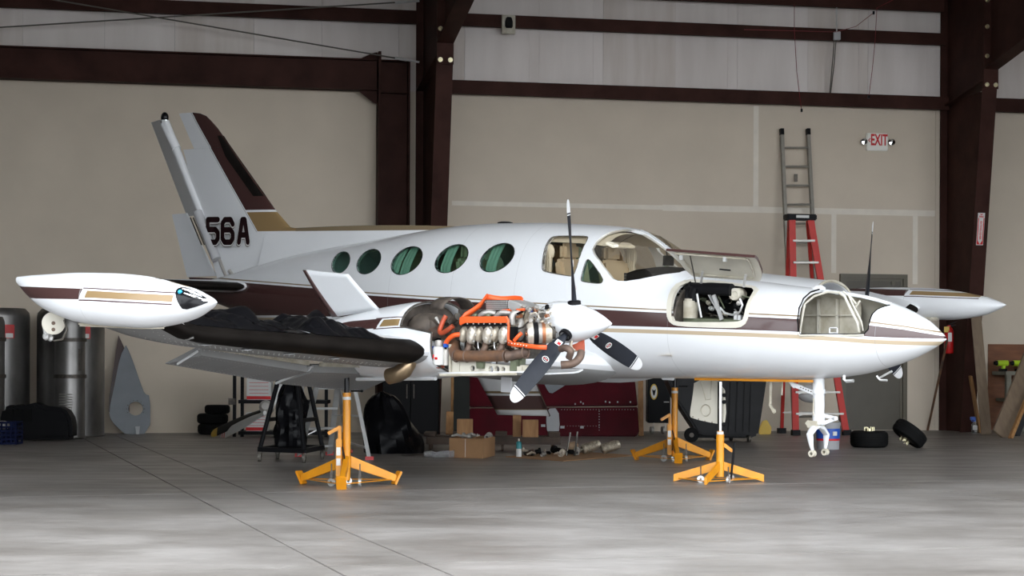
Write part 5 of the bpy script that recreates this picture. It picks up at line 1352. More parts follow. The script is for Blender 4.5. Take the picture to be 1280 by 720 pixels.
# ------------------------------------------------------------------ ladders
def quad_bar(m, p, q, w, h, up=None): return m.bar(p, q, w, h, up)
pl0, pl1 = wl(977, 161, .08), fl(993, 540.3); pr0, pr1 = wl(1010, 161, .08), fl(1029, 540.3)
L = thing('extension_ladder', 'tall grey aluminium extension ladder leaning against the back wall', 'ladder', (pl1+pr1)/2)
for a, b in ((pl0, pl1), (pr0, pr1)):
    m = MB(); m.bar(a, b, .05, .07, WN); rr = put(m, 'rail', 'ladder_grey', L)
    m = MB(); m.bar(a, a+(b-a).normalized()*.10, .055, .078, WN); put(m, 'end_cap', 'black', L)
for k in range(1, 16):
    f = (.305*k)/((pl1-pl0).length); 
    m = MB(); m.tube([pl0.lerp(pl1, f), pr0.lerp(pr1, f)], .017, 8); put(m, 'rung', 'ladder_grey', L)
m = MB(); q = pl0.lerp(pr0, .55)+Vector((0, 0, -.72)); m.bar(q, q+Vector((0, 0, -.12)), .05, .03); put(m, 'rope_cleat', 'dark_metal', L)

fl0, fr0 = dep(990, 274, 27.55), dep(1013, 274, 27.6); fl1, fr1 = fl(994.5, 544), fl(1058, 544)
bl1, br1 = hw(4.62, .20, 0), hw(5.22, .20, 0); bl1, br1 = fl1+WN*-.78+WV*.06, fr1+WN*-.78-WV*.06
L = thing('step_ladder', 'red fibreglass step ladder with black cap in front of the extension ladder', 'ladder', (fl1+fr1)/2)
for a, b in ((fl0, fl1), (fr0, fr1)):
    m = MB(); m.bar(a, b, .10, .035, WN); put(m, 'front_rail', 'red_ladder', L)
for a, b in ((fl0+WN*-.12, bl1), (fr0+WN*-.12, br1)):
    m = MB(); m.bar(a, b, .05, .03, WN); put(m, 'rear_rail', 'red_ladder', L)
for k in range(1, 10):
    f = k/10; a, b = fl0.lerp(fl1, f), fr0.lerp(fr1, f); m = MB(); m.bar(a, b, .10, .03, Vector((0, 0, 1))); st = put(m, 'step', 'alu_dull', L)
    if k in (1, 2, 9, 8):
        m = MB(); w = (b-a); m.bar(a+Vector((0, 0, -.03))+w*.06, a+w*.22+Vector((0, 0, -.16))*0+Vector((0, 0, .0)), .01, .01); put(m, 'step_brace', 'alu', L)
for k in (3, 6, 9):
    f = k/10; a, b = (fl0+WN*-.12).lerp(bl1, f), (fr0+WN*-.12).lerp(br1, f); m = MB(); m.bar(a, b, .03, .02); put(m, 'rear_brace', 'alu_dull', L)
for a in (fl1, fr1, bl1, br1):
    m = MB(); m.box(a+Vector((0, 0, .04)), (.12, .09, .08), Matrix.Rotation(WROT, 3, 'Z')); put(m, 'foot', 'black', L)
m = MB(); c = (fl0+fr0)/2; m.box(c+Vector((0, 0, .03))-WN*.05, (.46, .22, .09), Matrix.Rotation(WROT, 3, 'Z')); cp = put(m, 'ladder_cap', 'black', L, bevel=.015)
m = MB(); m.box(c+Vector((0, 0, .035))+WN*.062, (.20, .006, .04), Matrix.Rotation(WROT, 3, 'Z')); put(m, 'cap_label', 'label_white', L)
m = MB(); m.ell(fl1.lerp(fr1, .35)+Vector((0, 0, .62))-WN*.1, (.22, .16, .14), 12, 8); solo(m, 'rag_bundle', 'white_flat', 'white rag bundle resting on a low step of the red ladder', 'rags', fl1.lerp(fr1, .35)+Vector((0, 0, .5)))

L0 = fl(420, 572); L = thing('aluminium_stepladder', 'short aluminium stepladder with red feet behind the near wing jack', 'ladder', L0)
T1, T2 = dep(400, 466, 20.1), dep(424, 466, 20.25); B1, B2 = fl(374, 571), fl(412, 569); C1, C2 = fl(462, 575), fl(436, 566); U1, U2 = dep(440, 466, 20.0), dep(420, 466, 20.4)
for a, b, nm in ((T1, B1, 'front_rail'), (T2, B2, 'front_rail'), (U1, C1, 'rear_rail'), (U2, C2, 'rear_rail')):
    m = MB(); m.bar(a, b, .06 if nm[0] == 'f' else .04, .025); put(m, nm, 'ladder_alu', L)
    m = MB(); m.box(b+Vector((0, 0, .02)), (.09, .06, .04)); put(m, 'foot', 'red', L)
for f in (.18, .42, .66, .88): m = MB(); m.bar(T1.lerp(B1, f), T2.lerp(B2, f), .08, .025, Vector((0, 0, 1))); put(m, 'step', 'ladder_alu', L)
for f in (.5, .86): m = MB(); m.bar(U1.lerp(C1, f), U2.lerp(C2, f), .03, .02); put(m, 'rear_brace', 'alu', L)
m = MB(); m.bar(T2.lerp(B2, .5), U1.lerp(C1, .5), .02, .01); put(m, 'spreader', 'alu', L)
for f0, f1 in ((.75, .66), (.97, .88)): m = MB(); m.bar(T1.lerp(B1, f0), T1.lerp(B1, f1).lerp(T2.lerp(B2, f1), .5), .02, .01); put(m, 'step_brace', 'alu', L)

# ------------------------------------------------------------------ black engine stand with a wrapped load
Bc = [fl(324.6, 577), fl(380, 579), fl(403, 574), fl(347, 573)]; ctr = sum(Bc, Vector())/4
L = thing('engine_stand', 'black steel engine stand on casters holding a plastic-wrapped bundle', 'stand', ctr)
Z = Vector((0, 0, 1)); tops = [dep(349, 470, 20.1), dep(371, 470, 19.8), dep(384, 470, 20.2), dep(358, 470, 20.5)]
for k in range(4):
    a, b = Bc[k]+Z*.13, Bc[(k+1) % 4]+Z*.13; m = MB(); m.bar(a, b, .05, .05); put(m, 'base_bar', 'black', L)
    m = MB(); m.tube([Bc[k]+Z*.13, tops[k]], .024, 10); put(m, 'upright', 'black', L)
    m = MB(); m.lathe(Bc[k]+Vector((-.016, 0, .05)), (1, 0, 0), [(0, .015), (0, .048), (.008, .05), (.026, .05), (.032, .048), (.032, .015)], 16); cs = put(m, 'caster', 'grey_rubber', L)
    m = MB(); m.bar(Bc[k]+Vector((.024, .01, .05)), Bc[k]+Vector((.024, .03, .12)), .004, .03); m.bar(Bc[k]+Vector((-.024, .01, .05)), Bc[k]+Vector((-.024, .03, .12)), .004, .03); put(m, 'caster_fork', 'dark_metal', L)
for a, b in ((0, 3), (1, 2)):
    m = MB(); m.bar((Bc[a]+Z*.13).lerp(tops[a], .40), (Bc[b]+Z*.13).lerp(tops[b], .40), .04, .04); put(m, 'cross_bar', 'black', L)
def lump(c, rx, ry, h, seed, amp=.25, n=28, mrows=18, flat=.75, drape=1.0):
    """wrapped or draped bundle standing on z = c.z"""
    m = MB(); rows = []; random.seed(seed)
    for i in range(mrows+1):
        f = i/mrows; row = []
        prof = 1.0 if f < .05 else (1-flat*0)*math.sqrt(max(0, 1-(max(0, f-.35)/.65)**2.2)) if f > .35 else 1.0
        for j in range(n):
            a = 2*pi*j/n; p = Vector((cos(a)*2, sin(a)*2, f*2.2+seed))
            k = 1+amp*(noise.noise(p)+.5*noise.noise(p*2.3)); row.append(Vector((c.x+rx*prof*k*cos(a), c.y+ry*prof*k*sin(a), c.z+h*f)))
        rows.append(row)
    m.grid(rows, closed=True, capends=True); return m
m = lump(ctr+Z*.16, .17, .17, .72, 4, .35); solo(m, 'wrapped_bundle', 'plastic_black', 'black plastic wrapped bundle hanging inside the black engine stand', 'bundle', ctr+Z*.16, ang=25)

# draped black tarp heap
c = fl(491, 566); m = MB(); rows = []
prof = [(456,566),(457,520),(462,497),(480,492),(497,496),(505,512),(512,530),(522,545),(528,556),(530,570)]
n = 24
for i in range(15):
    f = i/14; row = []
    for j in range(n):
        a = 2*pi*j/n; hh = .72*f
        rx = .34*(1-.5*f**1.6)*math.sqrt(max(.02, 1-max(0, (f-.72)/.28)**2)); off = -.13*f
        k = 1+.26*noise.noise(Vector((cos(a)*2.2, sin(a)*2.2, f*2)))+.18*noise.noise(Vector((cos(a)*5, sin(a)*5, f*1.5+3)))
        row.append(Vector((c.x+off+rx*k*cos(a), c.y+.28*(1-.5*f**2)*k*sin(a), hh)))
    rows.append(row)
m.grid(rows, closed=True, capends=True); solo(m, 'tarp_heap', 'plastic_black', 'heap under a shiny black plastic tarp right of the near wing jack', 'tarp', (c.x, c.y, 0), ang=25)

# ------------------------------------------------------------------ black tarps lying on the near wing
def wing_tarp(b0, b1, seed, hgt, label):
    m = MB(); nb, ns = 60, 40; rows = []
    for i in range(nb+1):
        f = i/nb; b = b0+(b1-b0)*f; row = []
        for j in range(ns+1):
            g = j/ns; s = 3.27+.80*g; x = (s-lin(WLE, b))/(lin(WTE, b)-lin(WLE, b)); base = wpt(b, x, 1, .004)
            e = min(1, 4*min(f, 1-f))*min(1, 5*min(g, 1-g)); q = Vector((b*2.4+seed, s*2.4, seed))
            h = hgt*e*(.35+.55*noise.noise(q)+1.1*abs(noise.noise(q*1.6))+.22*abs(noise.noise(q*4.1)))
            row.append(APW(base+Vector((0, 0, max(.004, h)))))
        rows.append(row)
    m.grid(rows); und = [[Vector(p)-Vector((0, 0, .002)) for p in r] for r in rows]; m.grid(und)
    c = APW(wpt((b0+b1)/2, .3, 1)); return solo(m, 'wing_tarp', 'plastic_black', label, 'tarp', c, ang=40)
wing_tarp(3.98, 5.30, 1.3, .15, 'crumpled black plastic tarp on the wing beside the tip tank')
wing_tarp(3.12, 3.95-.02, 6.1, .17, 'crumpled black plastic tarp on the wing beside the engine nacelle')

# ------------------------------------------------------------------ left wall: tubes, cover, crate, panels, tyres, shelf
def duct(u, v0, r, h, name, label, fan):
    p = fl(u, v0); e = thing(name, label, 'duct', p)
    m = MB(); m.lathe((0, 0, 0), (0, 0, 1), [(0, 0), (0, r), (.02, r+.008), (.04, r), (h-.12, r), (h-.06, r*.98), (h, r*.86), (h, 0)], 36); m.build('duct_shell', 'alu_sheet', e)
    if not fan:
        a = R(-52); c_ = Vector((cos(a)*(r+.004), sin(a)*(r+.004), h-.33)); rot_ = Matrix.Rotation(a+pi/2, 3, 'Z')
        m = MB(); m.box(c_, (.15, .006, .19), rot_); m.build('duct_label', 'red', e, smooth=False)
        m = MB(); m.box(c_+rot_ @ Vector((0, -.005, -.055)), (.11, .004, .06), rot_); m.build('label_print', 'label_white', e, smooth=False)
    if fan:
        for z in (h*.50, h*.80):
            m = MB(); m.lathe((0, 0, 0), (0, 0, 1), [(z, r), (z, r+.02), (z+.05, r+.02), (z+.05, r)], 36); m.build('clamp_band', 'dark_metal', e)
        for k in range(9):
            m = MB(); z = h*.20+k*.035; m.tube([Vector((cos(R(a))*(r+.004), sin(R(a))*(r+.004), z)) for a in range(-118, -58, 10)], .010, 6); m.build('louvre', 'alu_dull', e)
        m = MB(); m.bar((r*.80, -r*.62, h*.56), (r*.80, -r*.62, h*.74), .03, .03); m.build('hinge_strip', 'dark_metal', e)
    return e
Y0 = 26.4
duct(88, 545, .47, 1.80, 'sheet_duct', 'wide round aluminium duct standing against the back wall', False)
duct(87, 548.5, .205, 1.66, 'banded_duct', 'narrow banded aluminium duct with louvres in front of the wide one', True)
duct(-6, 545.5, .47, 1.80, 'sheet_duct', 'wide round aluminium duct cut off by the left edge of the photo', False)
duct(-14, 549, .205, 1.66, 'banded_duct', 'narrow banded aluminium duct at the left edge of the photo', True)
def sheet(px, dvec, name, mt, label, cat, d0, d1, vb, vt, th=.015, holes=(), par=None):
    """flat panel leaning on the wall: wall distance runs d0 (bottom row vb) to d1 (top row vt)"""
    q = [wl(u, v, d0+(d1-d0)*(vb-v)/(vb-vt)) for u, v in px]; n = (q[1]-q[0]).cross(q[2]-q[0]).normalized()
    if n.y > 0: n = -n
    base = MB(); base.prism(q, n*th); c = sum(q, Vector())/len(q)
    if holes:
        cc = []
        for u, v, r in holes:
            k = MB(); h = wl(u, v, d0+(d1-d0)*(vb-v)/(vb-vt)); k.cyl(h-n*.2, h+n*.2, r, 24); cc.append(k)
        me = boolean(base, cc); me.transform(Matrix.Translation(-c)); o = finish(me, name, mt, par)
        if par is None: o.location = c; tag(o, label, cat)
        return o, n
    return solo(base, name, mt, label, cat, c), n
o, n = sheet([(148, 419), (137, 495), (136, 515), (162, 515), (160, 445)], 0, 'brown_sheet', 'brown', 'narrow dark brown sheet leaning behind the grey fin panel', 'panel', .35, .05, 545, 418)
q = smooth_poly([(157,432),(150,446),(143,482),(136,515),(139,527),(154,541),(158,543),(188,542.5),(188,495),(181,493),(176,480),(165,448),(158,432)], 1)
o, n = sheet(q, 0, 'fin_panel', 'grey_panel', 'grey curved airplane panel with a round hole leaning by the ducts', 'panel', .50, .12, 545, 430, holes=[(169.5, 511, .105)])
c = wl(169.5, 511, .42)-o.location; m = MB()
for k in range(14):
    a = 2*pi*k/14; m.ell(c+WV*cos(a)*.125+Vector((0, 0, 1))*sin(a)*.125-WN*.29+WN*.295, .007, 6, 4)
m.build('hole_rivet', 'dark_metal', o)
m = MB(); m.prism([p-o.location for p in (wl(169, 533, .52), wl(175, 533, .52), wl(173.5, 545, .54), wl(170.5, 545, .54))], WN*.03); m.build('fin_bracket', 'grey_paint', o)

pts = [(25,546),(24,520),(27,508),(38,503),(45,507),(57,503.5),(66,501.5),(76,506),(96,507),(104,511),(109,520),(111,532),(110.5,546)]
m = MB(); q = [dep(u, v, 25.6) for u, v in pts]; base = fl(66, 550.5)
m.prism([Vector((p.x, base.y-.2, max(0, p.z))) for p in q], (0, .35, 0)); cv = solo(m, 'moulded_cover', 'black', 'low black moulded cover on the floor in front of the ducts', 'cover', (base.x, base.y, 0), bevel=.05)
for u in (36, 47, 58):
    m = MB(); a = dep(u-4, 509, 25.6); b = dep(u+4, 524, 25.6); m.box((Vector((a.x+b.x, 0, a.z+b.z))/2).xz.to_3d() if False else ((a.x+b.x)/2-base.x, -.21, (a.z+b.z)/2), (.10, .02, .16)); m.build('cover_recess', 'black_matte', cv)
p = fl(6, 555); e = thing('milk_crate', 'dark blue plastic milk crate at the left edge of the floor', 'crate', p)
w, h, d = .36, .29, .30
for k in range(6):
    z = .012+k*.053; m = MB()
    for x0, y0, x1, y1 in ((-w/2, -d/2, w/2, -d/2), (w/2, -d/2, w/2, d/2), (w/2, d/2, -w/2, d/2), (-w/2, d/2, -w/2, -d/2)): m.bar((x0, y0, z), (x1, y1, z), .016, .022)
    m.build('crate_rail', 'crate_blue', e, smooth=False)
for x in [-w/2+k*w/6 for k in range(7)]:
    for y in (-d/2, d/2): m = MB(); m.bar((x, y, 0), (x, y, h), .018, .018); m.build('crate_slat', 'crate_blue', e, smooth=False)
m = MB(); m.box((0, 0, .006), (w, d, .012)); m.build('crate_base', 'crate_blue', e)
m = MB(); m.ell((-.03, -.02, .24), (.10, .08, .06)); solo(m, 'crate_rag', 'alu_dull', 'pale crumpled rag inside the blue crate', 'rag', (0, 0, 0)).location = p

def tyre(c, r, w, rot, label, group, hub=None):
    e = thing('tyre', label, 'tyre', c, 0, group); e.rotation_euler = rot
    m = MB(); ri = r*.52
    m.lathe((0, 0, -w/2), (0, 0, 1), [(.03*w, ri), (0, ri+.02), (.0, r*.82), (.10*w, r*.95), (.25*w, r), (.75*w, r), (.90*w, r*.95), (w, r*.82), (w, ri+.02), (.97*w, ri)], 36); m.build('tyre_body', 'rubber', e)
    for k in (.36, .5, .64):
        m = MB(); m.torus((0, 0, -w/2+w*k), (0, 0, 1), r*1.0, .004, 36, 5); m.build('tread_groove', 'black_matte', e)
    m = MB(); m.lathe((0, 0, -w/2), (0, 0, 1), [(.06*w, .03), (.06*w, ri), (.94*w, ri), (.94*w, .03)], 28); m.build('wheel_rim', 'dark_metal', e)
    if hub:
        m = MB()
        for k in range(6): a = k*pi/3; m.cyl((cos(a)*.06, sin(a)*.06, hub*w/2), (cos(a)*.06, sin(a)*.06, hub*(w/2+.05)), .008, 6)
        m.cyl((0, 0, 0), (0, 0, hub*(w/2+.03)), .04, 14); m.build('hub', 'bolt', e)
    return e
c = fl(266.5, 542.5)
tyre(c+Vector((0, 0, .075)), .225, .15, (0, 0, 0), 'bottom tyre of the black stack against the back wall', 'stacked black tyres')
tyre(c+Vector((-.01, 0, .228)), .225, .15, (0, 0, 1), 'middle tyre of the black stack against the back wall', 'stacked black tyres')
tyre(c+Vector((.06, 0, .365)), .185, .125, (0, 0, 2), 'smaller top tyre of the black stack against the back wall', 'stacked black tyres')
c = fl(1086.5, 559); tyre(c+Vector((0, 0, .105)), .24, .21, (0, 0, 0), 'black airplane tyre lying flat on the floor beyond the nose', 'loose airplane tyres', 1)
c = fl(1139, 560); tyre(c+Vector((-.02, 0, .185)), .225, .18, (0, R(38), .1), 'black airplane tyre tilted against the flat one', 'loose airplane tyres', -1)

# shelf rack with red and white cartons
rk = fl(293, 546); e = thing('shelf_rack', 'black metal shelf rack by the back wall behind the engine stand', 'shelf', rk)
for x in (0, .11, 1.3):
    m = MB(); m.bar((x, 0, 0), (x, 0, 1.05), .045, .045); m.build('post', 'black', e, smooth=False)
for z in (.06, .50, .95):
    m = MB(); m.box((.70, .1, z), (1.25, .5, .05)); m.build('shelf', 'black', e, smooth=False)
m = MB(); m.box((-.03, -.01, .50), (.10, .08, .09)); m.build('clamp', 'dark_metal', e)
for i, (x, z, w, h) in enumerate(((.36, .527, .34, .31), (.33, .087, .30, .26), (.80, .087, .34, .28), (.80, .527, .34, .24))):
    lb = ['white carton with red lines on the middle shelf beside the black post', 'white carton with a red base line on the lowest shelf beside the black post', 'white carton on the lowest shelf toward the stepladder', 'white carton on the middle shelf toward the stepladder'][i]
    b = thing('carton', lb, 'box', rk+Vector((x, 0, z)), 0, 'cartons on the rack')
    m = MB(); m.box((0, 0, h/2), (w, .25, h)); m.build('carton_body', 'label_white', b, smooth=False)
    for k in range(4): m = MB(); m.box((0, -.127, h*.30+k*h*.16), (w*.8, .003, .006)); m.build('carton_line', 'red_text', b, smooth=False)
    m = MB(); m.box((0, -.127, .03), (w, .003, .045)); m.build('carton_stripe', 'red_text', b, smooth=False)

# removed propeller standing on the floor
hc = dep(335, 512, 24.6); e = thing('spare_propeller', 'removed propeller with one black and one white blade resting on the floor', 'propeller', (hc.x, hc.y, 0))
def loose_blade(tip, root, w, mt, tipmt, nm, stripes=()):
    d = (root-tip); Ln = d.length; d.normalize(); nrm = Vector((.15, -1, .25)); nrm = (nrm-d*nrm.dot(d)).normalized(); sd = d.cross(nrm)
    def sec_(f):
        ww = w*interp([(0, .35), (.03, .75), (.1, .95), (.4, 1), (.75, .75), (.9, .45), (1, .42)], f); th = interp([(0, .006), (.6, .018), (1, .05)], f)
        return [tip+d*Ln*f+sd*cos(2*pi*k/12)*ww/2+nrm*sin(2*pi*k/12)*th/2 for k in range(12)]
    m = MB(); m.grid([sec_(x) for x in (.12, .2, .4, .6, .75, .9, 1)], closed=True, capends=True); b = put(m, nm, mt, e, ang=60)
    m = MB(); m.grid([sec_(x) for x in (0, .015, .03, .06, .12)], closed=True, capends=True); put(m, 'blade_tip', tipmt, e, ang=60)
    for f in stripes: m = MB(); m.grid([[p+nrm*.001 for p in sec_(x)] for x in (f, f+.025)], closed=True); put(m, 'tip_stripe', 'red', e)
loose_blade(fl(264, 543, .03), dep(331, 512, 24.6), .13, 'black', 'yellow_tip', 'blade')
loose_blade(fl(276, 545, .02), dep(331, 516, 24.3), .14, 'label_white', 'label_white', 'blade', (.03, .08))
loose_blade(dep(354, 468, 24.7), dep(339, 511, 24.6), .13, 'label_white', 'label_white', 'blade', ())
m = MB(); m.lathe(hc+Vector((-.02, .12, 0)), (0, -1, .2), [(0, .05), (.05, .09), (.2, .09), (.22, .05), (.26, .05), (.262, 0)], 18); put(m, 'hub', 'alu_dull', e)

# black cabinet behind the tarp heap
p = fl(513, 546); m = MB(); m.box(p+Vector((0, .2, .62)), (.80, .45, 1.16)); cb = solo(m, 'tool_cabinet', 'black_matte', 'tall black cabinet in the shade behind the tarp heap', 'cabinet', p, bevel=.01)
for x in (-.2, .2):
    m = MB(); m.box((x, -.03, .62), (.385, .02, 1.10)); dd = m.build('cabinet_door', 'black', cb, bevel=.004)
    m = MB(); m.bar((x*.25, -.05, .55), (x*.25, -.05, .75), .015, .015); m.build('handle', 'dark_metal', dd)
for x in (-.33, .33):
    m = MB(); m.lathe((x-.02, 0, .025), (1, 0, 0), [(0, .01), (0, .025), (.03, .025), (.03, .01)], 12); m.build('caster', 'dark_metal', cb)

# ------------------------------------------------------------------ things under the fuselage
def leanpanel(px, Yb, Yt, vb, vt, th):
    q = [dep(u, v, Yb+(Yt-Yb)*(vb-v)/(vb-vt)) for u, v in px]; n = (q[1]-q[0]).cross(q[2]-q[0]).normalized()
    return q, (n if n.y > 0 else -n)
rp = fl(690, 545); e = thing('wing_section', 'dark red riveted sheet metal wing section leaning at the back wall', 'wing section', rp)
q, n = leanpanel([(587, 510), (797, 508.5), (799, 540), (795, 545), (587, 545)], 26.9, 27.2, 545, 470, .05); m = MB(); m.prism(q, n*.05); put(m, 'lower_skin', 'maroon', e, bevel=.012)
q, n = leanpanel([(587, 466), (790, 466), (794, 478), (797, 506.5), (587, 508)], 26.9, 27.2, 545, 470, .05); m = MB(); m.prism(q, n*.05); put(m, 'upper_skin', 'maroon', e, bevel=.012)
q, n = leanpanel([(683, 511), (698, 510), (700, 537), (695, 543), (686, 543), (683, 535)], 26.88, 27.18, 545, 470, .0); m = MB(); m.prism(smooth_poly([tuple(p) for p in q], 1), -n*.004); put(m, 'bare_patch', 'grey_paint', e)
q, n = leanpanel([(675, 466), (716, 466), (712, 478), (698, 487), (688, 493), (682, 484)], 26.88, 27.18, 545, 470, .0); m = MB(); m.prism(smooth_poly([tuple(p) for p in q], 1), -n*.004); put(m, 'bare_patch', 'grey_panel', e)
m = MB()
for k in range(26): m.box(dep(702+k*3.6, 512, 26.97), (.010, .004, .010))
for k in range(9): m.box(dep(749, 514+k*3.4, 26.93), (.012, .004, .012))
for k in range(14): m.box(dep(702+k*3.6, 532.5, 26.90), (.008, .004, .008))
for u, v in ((719,505),(726,502.5),(729,504.5),(757,502),(788,502.5),(762,503),(772,502.5)): m.box(dep(u, v, 27.0), (.02, .006, .025))
o = put(m, 'rivet', 'grey_paint', e, smooth=False); o['kind'] = 'stuff'
for u, v, w in ((727.5, 534, .05), (703, 534, .06), (679, 532, .06)): m = MB(); m.box(dep(u, v, 26.89), (w, .006, .035)); put(m, 'hinge_lug', 'grey_paint', e)

q = [dep(u, v, 21.9+(520-v)/47*.25) for u, v in ((594, 466), (600.5, 480), (622, 518.5), (686, 520), (672, 488), (663, 466))]
def stripe_paint(nt, s, b, z, base, curve):
    zz = lambda v: CAM_H-(v-HOR)/F_PX*22.0
    c = mixc(nt, band(z, zz(511), zz(494.5)), base, BROWN)
    c = mixc(nt, band(z, zz(491.8), zz(489)), c, (.13, .085, .03))
    return mixc(nt, band(z, zz(512), zz(511)), c, (.13, .085, .03))
paint_mat('panel_paint', stripe_paint, base=(.50, .50, .50), rough=.4, coat=.2)
m = MB(); rows = []
L0_, R0_ = [q[0], q[1], q[2]], [q[5], q[4], q[3]]
for i in range(9):
    f = i/8; a = q[0].lerp(q[2], f); b = q[5].lerp(q[3], f); rows.append([a.lerp(b, j/10)+Vector((0, -.10*sin(pi*j/10), 0)) for j in range(11)])
m.grid(rows); c = fl(640, 560); o = m.build('cowling_panel', 'panel_paint', None, ang=60); md = o.modifiers.new('t', 'SOLIDIFY'); md.thickness = .012
tag(o, 'removed white cowling panel with brown and gold stripes standing on a wooden block', 'panel')
m = MB(); P = [r[-1] for r in rows]; m.tube([p+Vector((.01, 0, 0)) for p in P], .012, 6); m.build('panel_seal', 'wood_dark', o)

def dolly(u0, u1, vtop, vbot, label, Ytop):
    p = fl((u0+u1)/2, vbot); w = (u1-u0)/F_PX*p.y; h = (vbot-vtop)/F_PX*p.y; d = .45
    e = thing('furniture_dolly', label, 'dolly', p, 0, 'wooden dollies')
    for y in (0, d): m = MB(); m.box((0, y, h-.095), (w, .10, .09)); m.build('deck_rail', 'wood_dark', e, bevel=.006)
    for x in (-w*.40, w*.40): m = MB(); m.box((x, d/2, h-.02), (.14, d, .05)); m.build('deck_board', 'wood_dark', e, bevel=.006)
    for x in (-w*.38, w*.38):
        for y in (.02, d-.02):
            m = MB(); m.lathe((x-.015, y, .045), (1, 0, 0), [(0, .012), (0, .045), (.03, .045), (.03, .012)], 14); cs = m.build('caster', 'rust_dark', e)
            m = MB(); m.box((x, y, .09), (.05, .03, .03)); m.build('caster_plate', 'dark_metal', cs)
    return e
dolly(533, 572, 541, 563, 'dark wooden dolly behind the cardboard box', 21.5); dolly(618, 701, 541, 564, 'long dark wooden dolly behind the spray can', 21.3)
def wblock(u0, u1, v0, v1, Y, label, d=.16):
    a = dep(u0, v1, Y); b = dep(u1, v0, Y); m = MB(); m.box(((a.x+b.x)/2, Y+d/2, (a.z+b.z)/2), (b.x-a.x, d, b.z-a.z))
    return solo(m, 'wood_block', 'wood', label, 'block', ((a.x+b.x)/2, Y, a.z), bevel=.004)
wblock(571, 591, 524, 546.5, 21.6, 'square pale wooden block standing behind the cardboard box'); wblock(653, 673, 525, 546.5, 21.45, 'square pale wooden block on the long dolly')
wblock(641, 651.5, 519, 546, 21.7, 'dark-edged upright wooden block left of the square one on the long dolly')
def plank(p, q, w, t, mt, label, up=None, nm='plank'):
    m = MB(); m.bar(p, q, w, t, up); return solo(m, nm, mt, label, 'plank', p, bevel=.003)
plank(dep(561.5, 543, 21.9), dep(562.5, 515, 22.0), .085, .04, 'wood', 'short upright plank left of the square block behind the cardboard box')
plank(fl(565.5, 546), dep(565.5, 466, 26.3), .04, .08, 'wood', 'thin tall wooden strip beside the dark carpet panel')
m = MB(); q = [dep(u, v, Yq) for u, v, Yq in ((567, 543.5, 26.2), (587, 543.5, 26.2), (587, 466, 26.5), (567, 466, 26.5))]; m.prism(q, (0, .03, 0)); mat('carpet_dark', (.020, .022, .020), .95, bump=.3, bscale=120); solo(m, 'carpet_panel', 'carpet_dark', 'dark carpet-covered board standing left of the red wing section', 'board', fl(577, 545))
plank(fl(801, 546)+Vector((.02, .25, 0)), dep(800.5, 466, 27.4), .075, .05, 'wood', 'upright brown timber right of the red wing section')

# cardboard box with scrap on top
p = fl(597, 573.5); e = thing('cardboard_box', 'open brown cardboard box full of scrap parts', 'box', p, R(-28)*0)
c0, c1, c2 = fl(561.5, 572), fl(603.5, 573.3), fl(618.5, 569.5); h = .22; c3 = c0+(c2-c1)
Q = [c0, c1, c2, c3]
for k in range(4):
    a, b = Q[k], Q[(k+1) % 4]; m = MB(); n_ = (b-a).normalized(); m.hexa([a, b, b+Vector((-n_.y, n_.x, 0))*.006, a+Vector((-n_.y, n_.x, 0))*.006], [p_+Vector((0, 0, h)) for p_ in (a, b, b+Vector((-n_.y, n_.x, 0))*.006, a+Vector((-n_.y, n_.x, 0))*.006)]); put(m, 'box_side', 'cardboard', e, smooth=False)
m = MB(); m.prism([Vector((v.x, v.y, .004)) for v in Q], (0, 0, .004)); put(m, 'box_base', 'cardboard', e, smooth=False)
m = MB(); mid = c0.lerp(c1, .48); 
for k in range(9): m.box(mid+Vector((0, -.004, .02+k*.023)), (.008, .003, .010))
o = put(m, 'box_print', 'label_white', e, smooth=False)
mc = sum(Q, Vector())/4
random.seed(21)
def scrap(c, s, mt, label, group, nm='scrap_part'):
    m = MB(); t = random.random(); rot = Matrix.Rotation(random.uniform(0, 3), 3, 'Z') @ Matrix.Rotation(random.uniform(-.8, .8), 3, 'X')
    if t < .35:
        m.lathe(c, rot @ Vector((1, 0, .2)), [(-s, s*.30), (-s, s*.55), (-s*.3, s*.55), (-s*.2, s*.40), (s*.6, s*.40), (s*.6, s*.62), (s, s*.62), (s, s*.3)], 14)
    elif t < .7:
        m.prism([c+rot @ (Vector((cos(a), sin(a)*.6, 0))*s*random.uniform(.6, 1.1)) for a in (2*pi*k/7 for k in range(7))], rot @ Vector((0, 0, s*.35)))
        m.lathe(c, rot @ Vector((0, 0, 1)), [(0, s*.2), (s*.6, s*.2), (s*.6, s*.1), (s*.8, 0)], 10)
    else:
        m.tube([c-rot @ Vector((s, 0, 0)), c+Vector((0, 0, s*.3)), c+rot @ Vector((s*1.1, .3*s, 0))], [s*.25, s*.32, s*.2], 10)
    return solo(m, nm, mt, label, 'scrap', c, group, ang=35)
ORD5 = ['first', 'second', 'third', 'fourth', 'last']
for k in range(5):
    f = k/4; c = mc+Vector((-.16+.08*k+random.uniform(-.02, .02), random.uniform(-.03, .05), h+.01)); scrap(c, random.uniform(.04, .065), random.choice(['alu_dull', 'alu', 'cast', 'alu_dull']), 'metal scrap part, '+ORD5[k]+' from the left in the open cardboard box', 'scrap in the box')

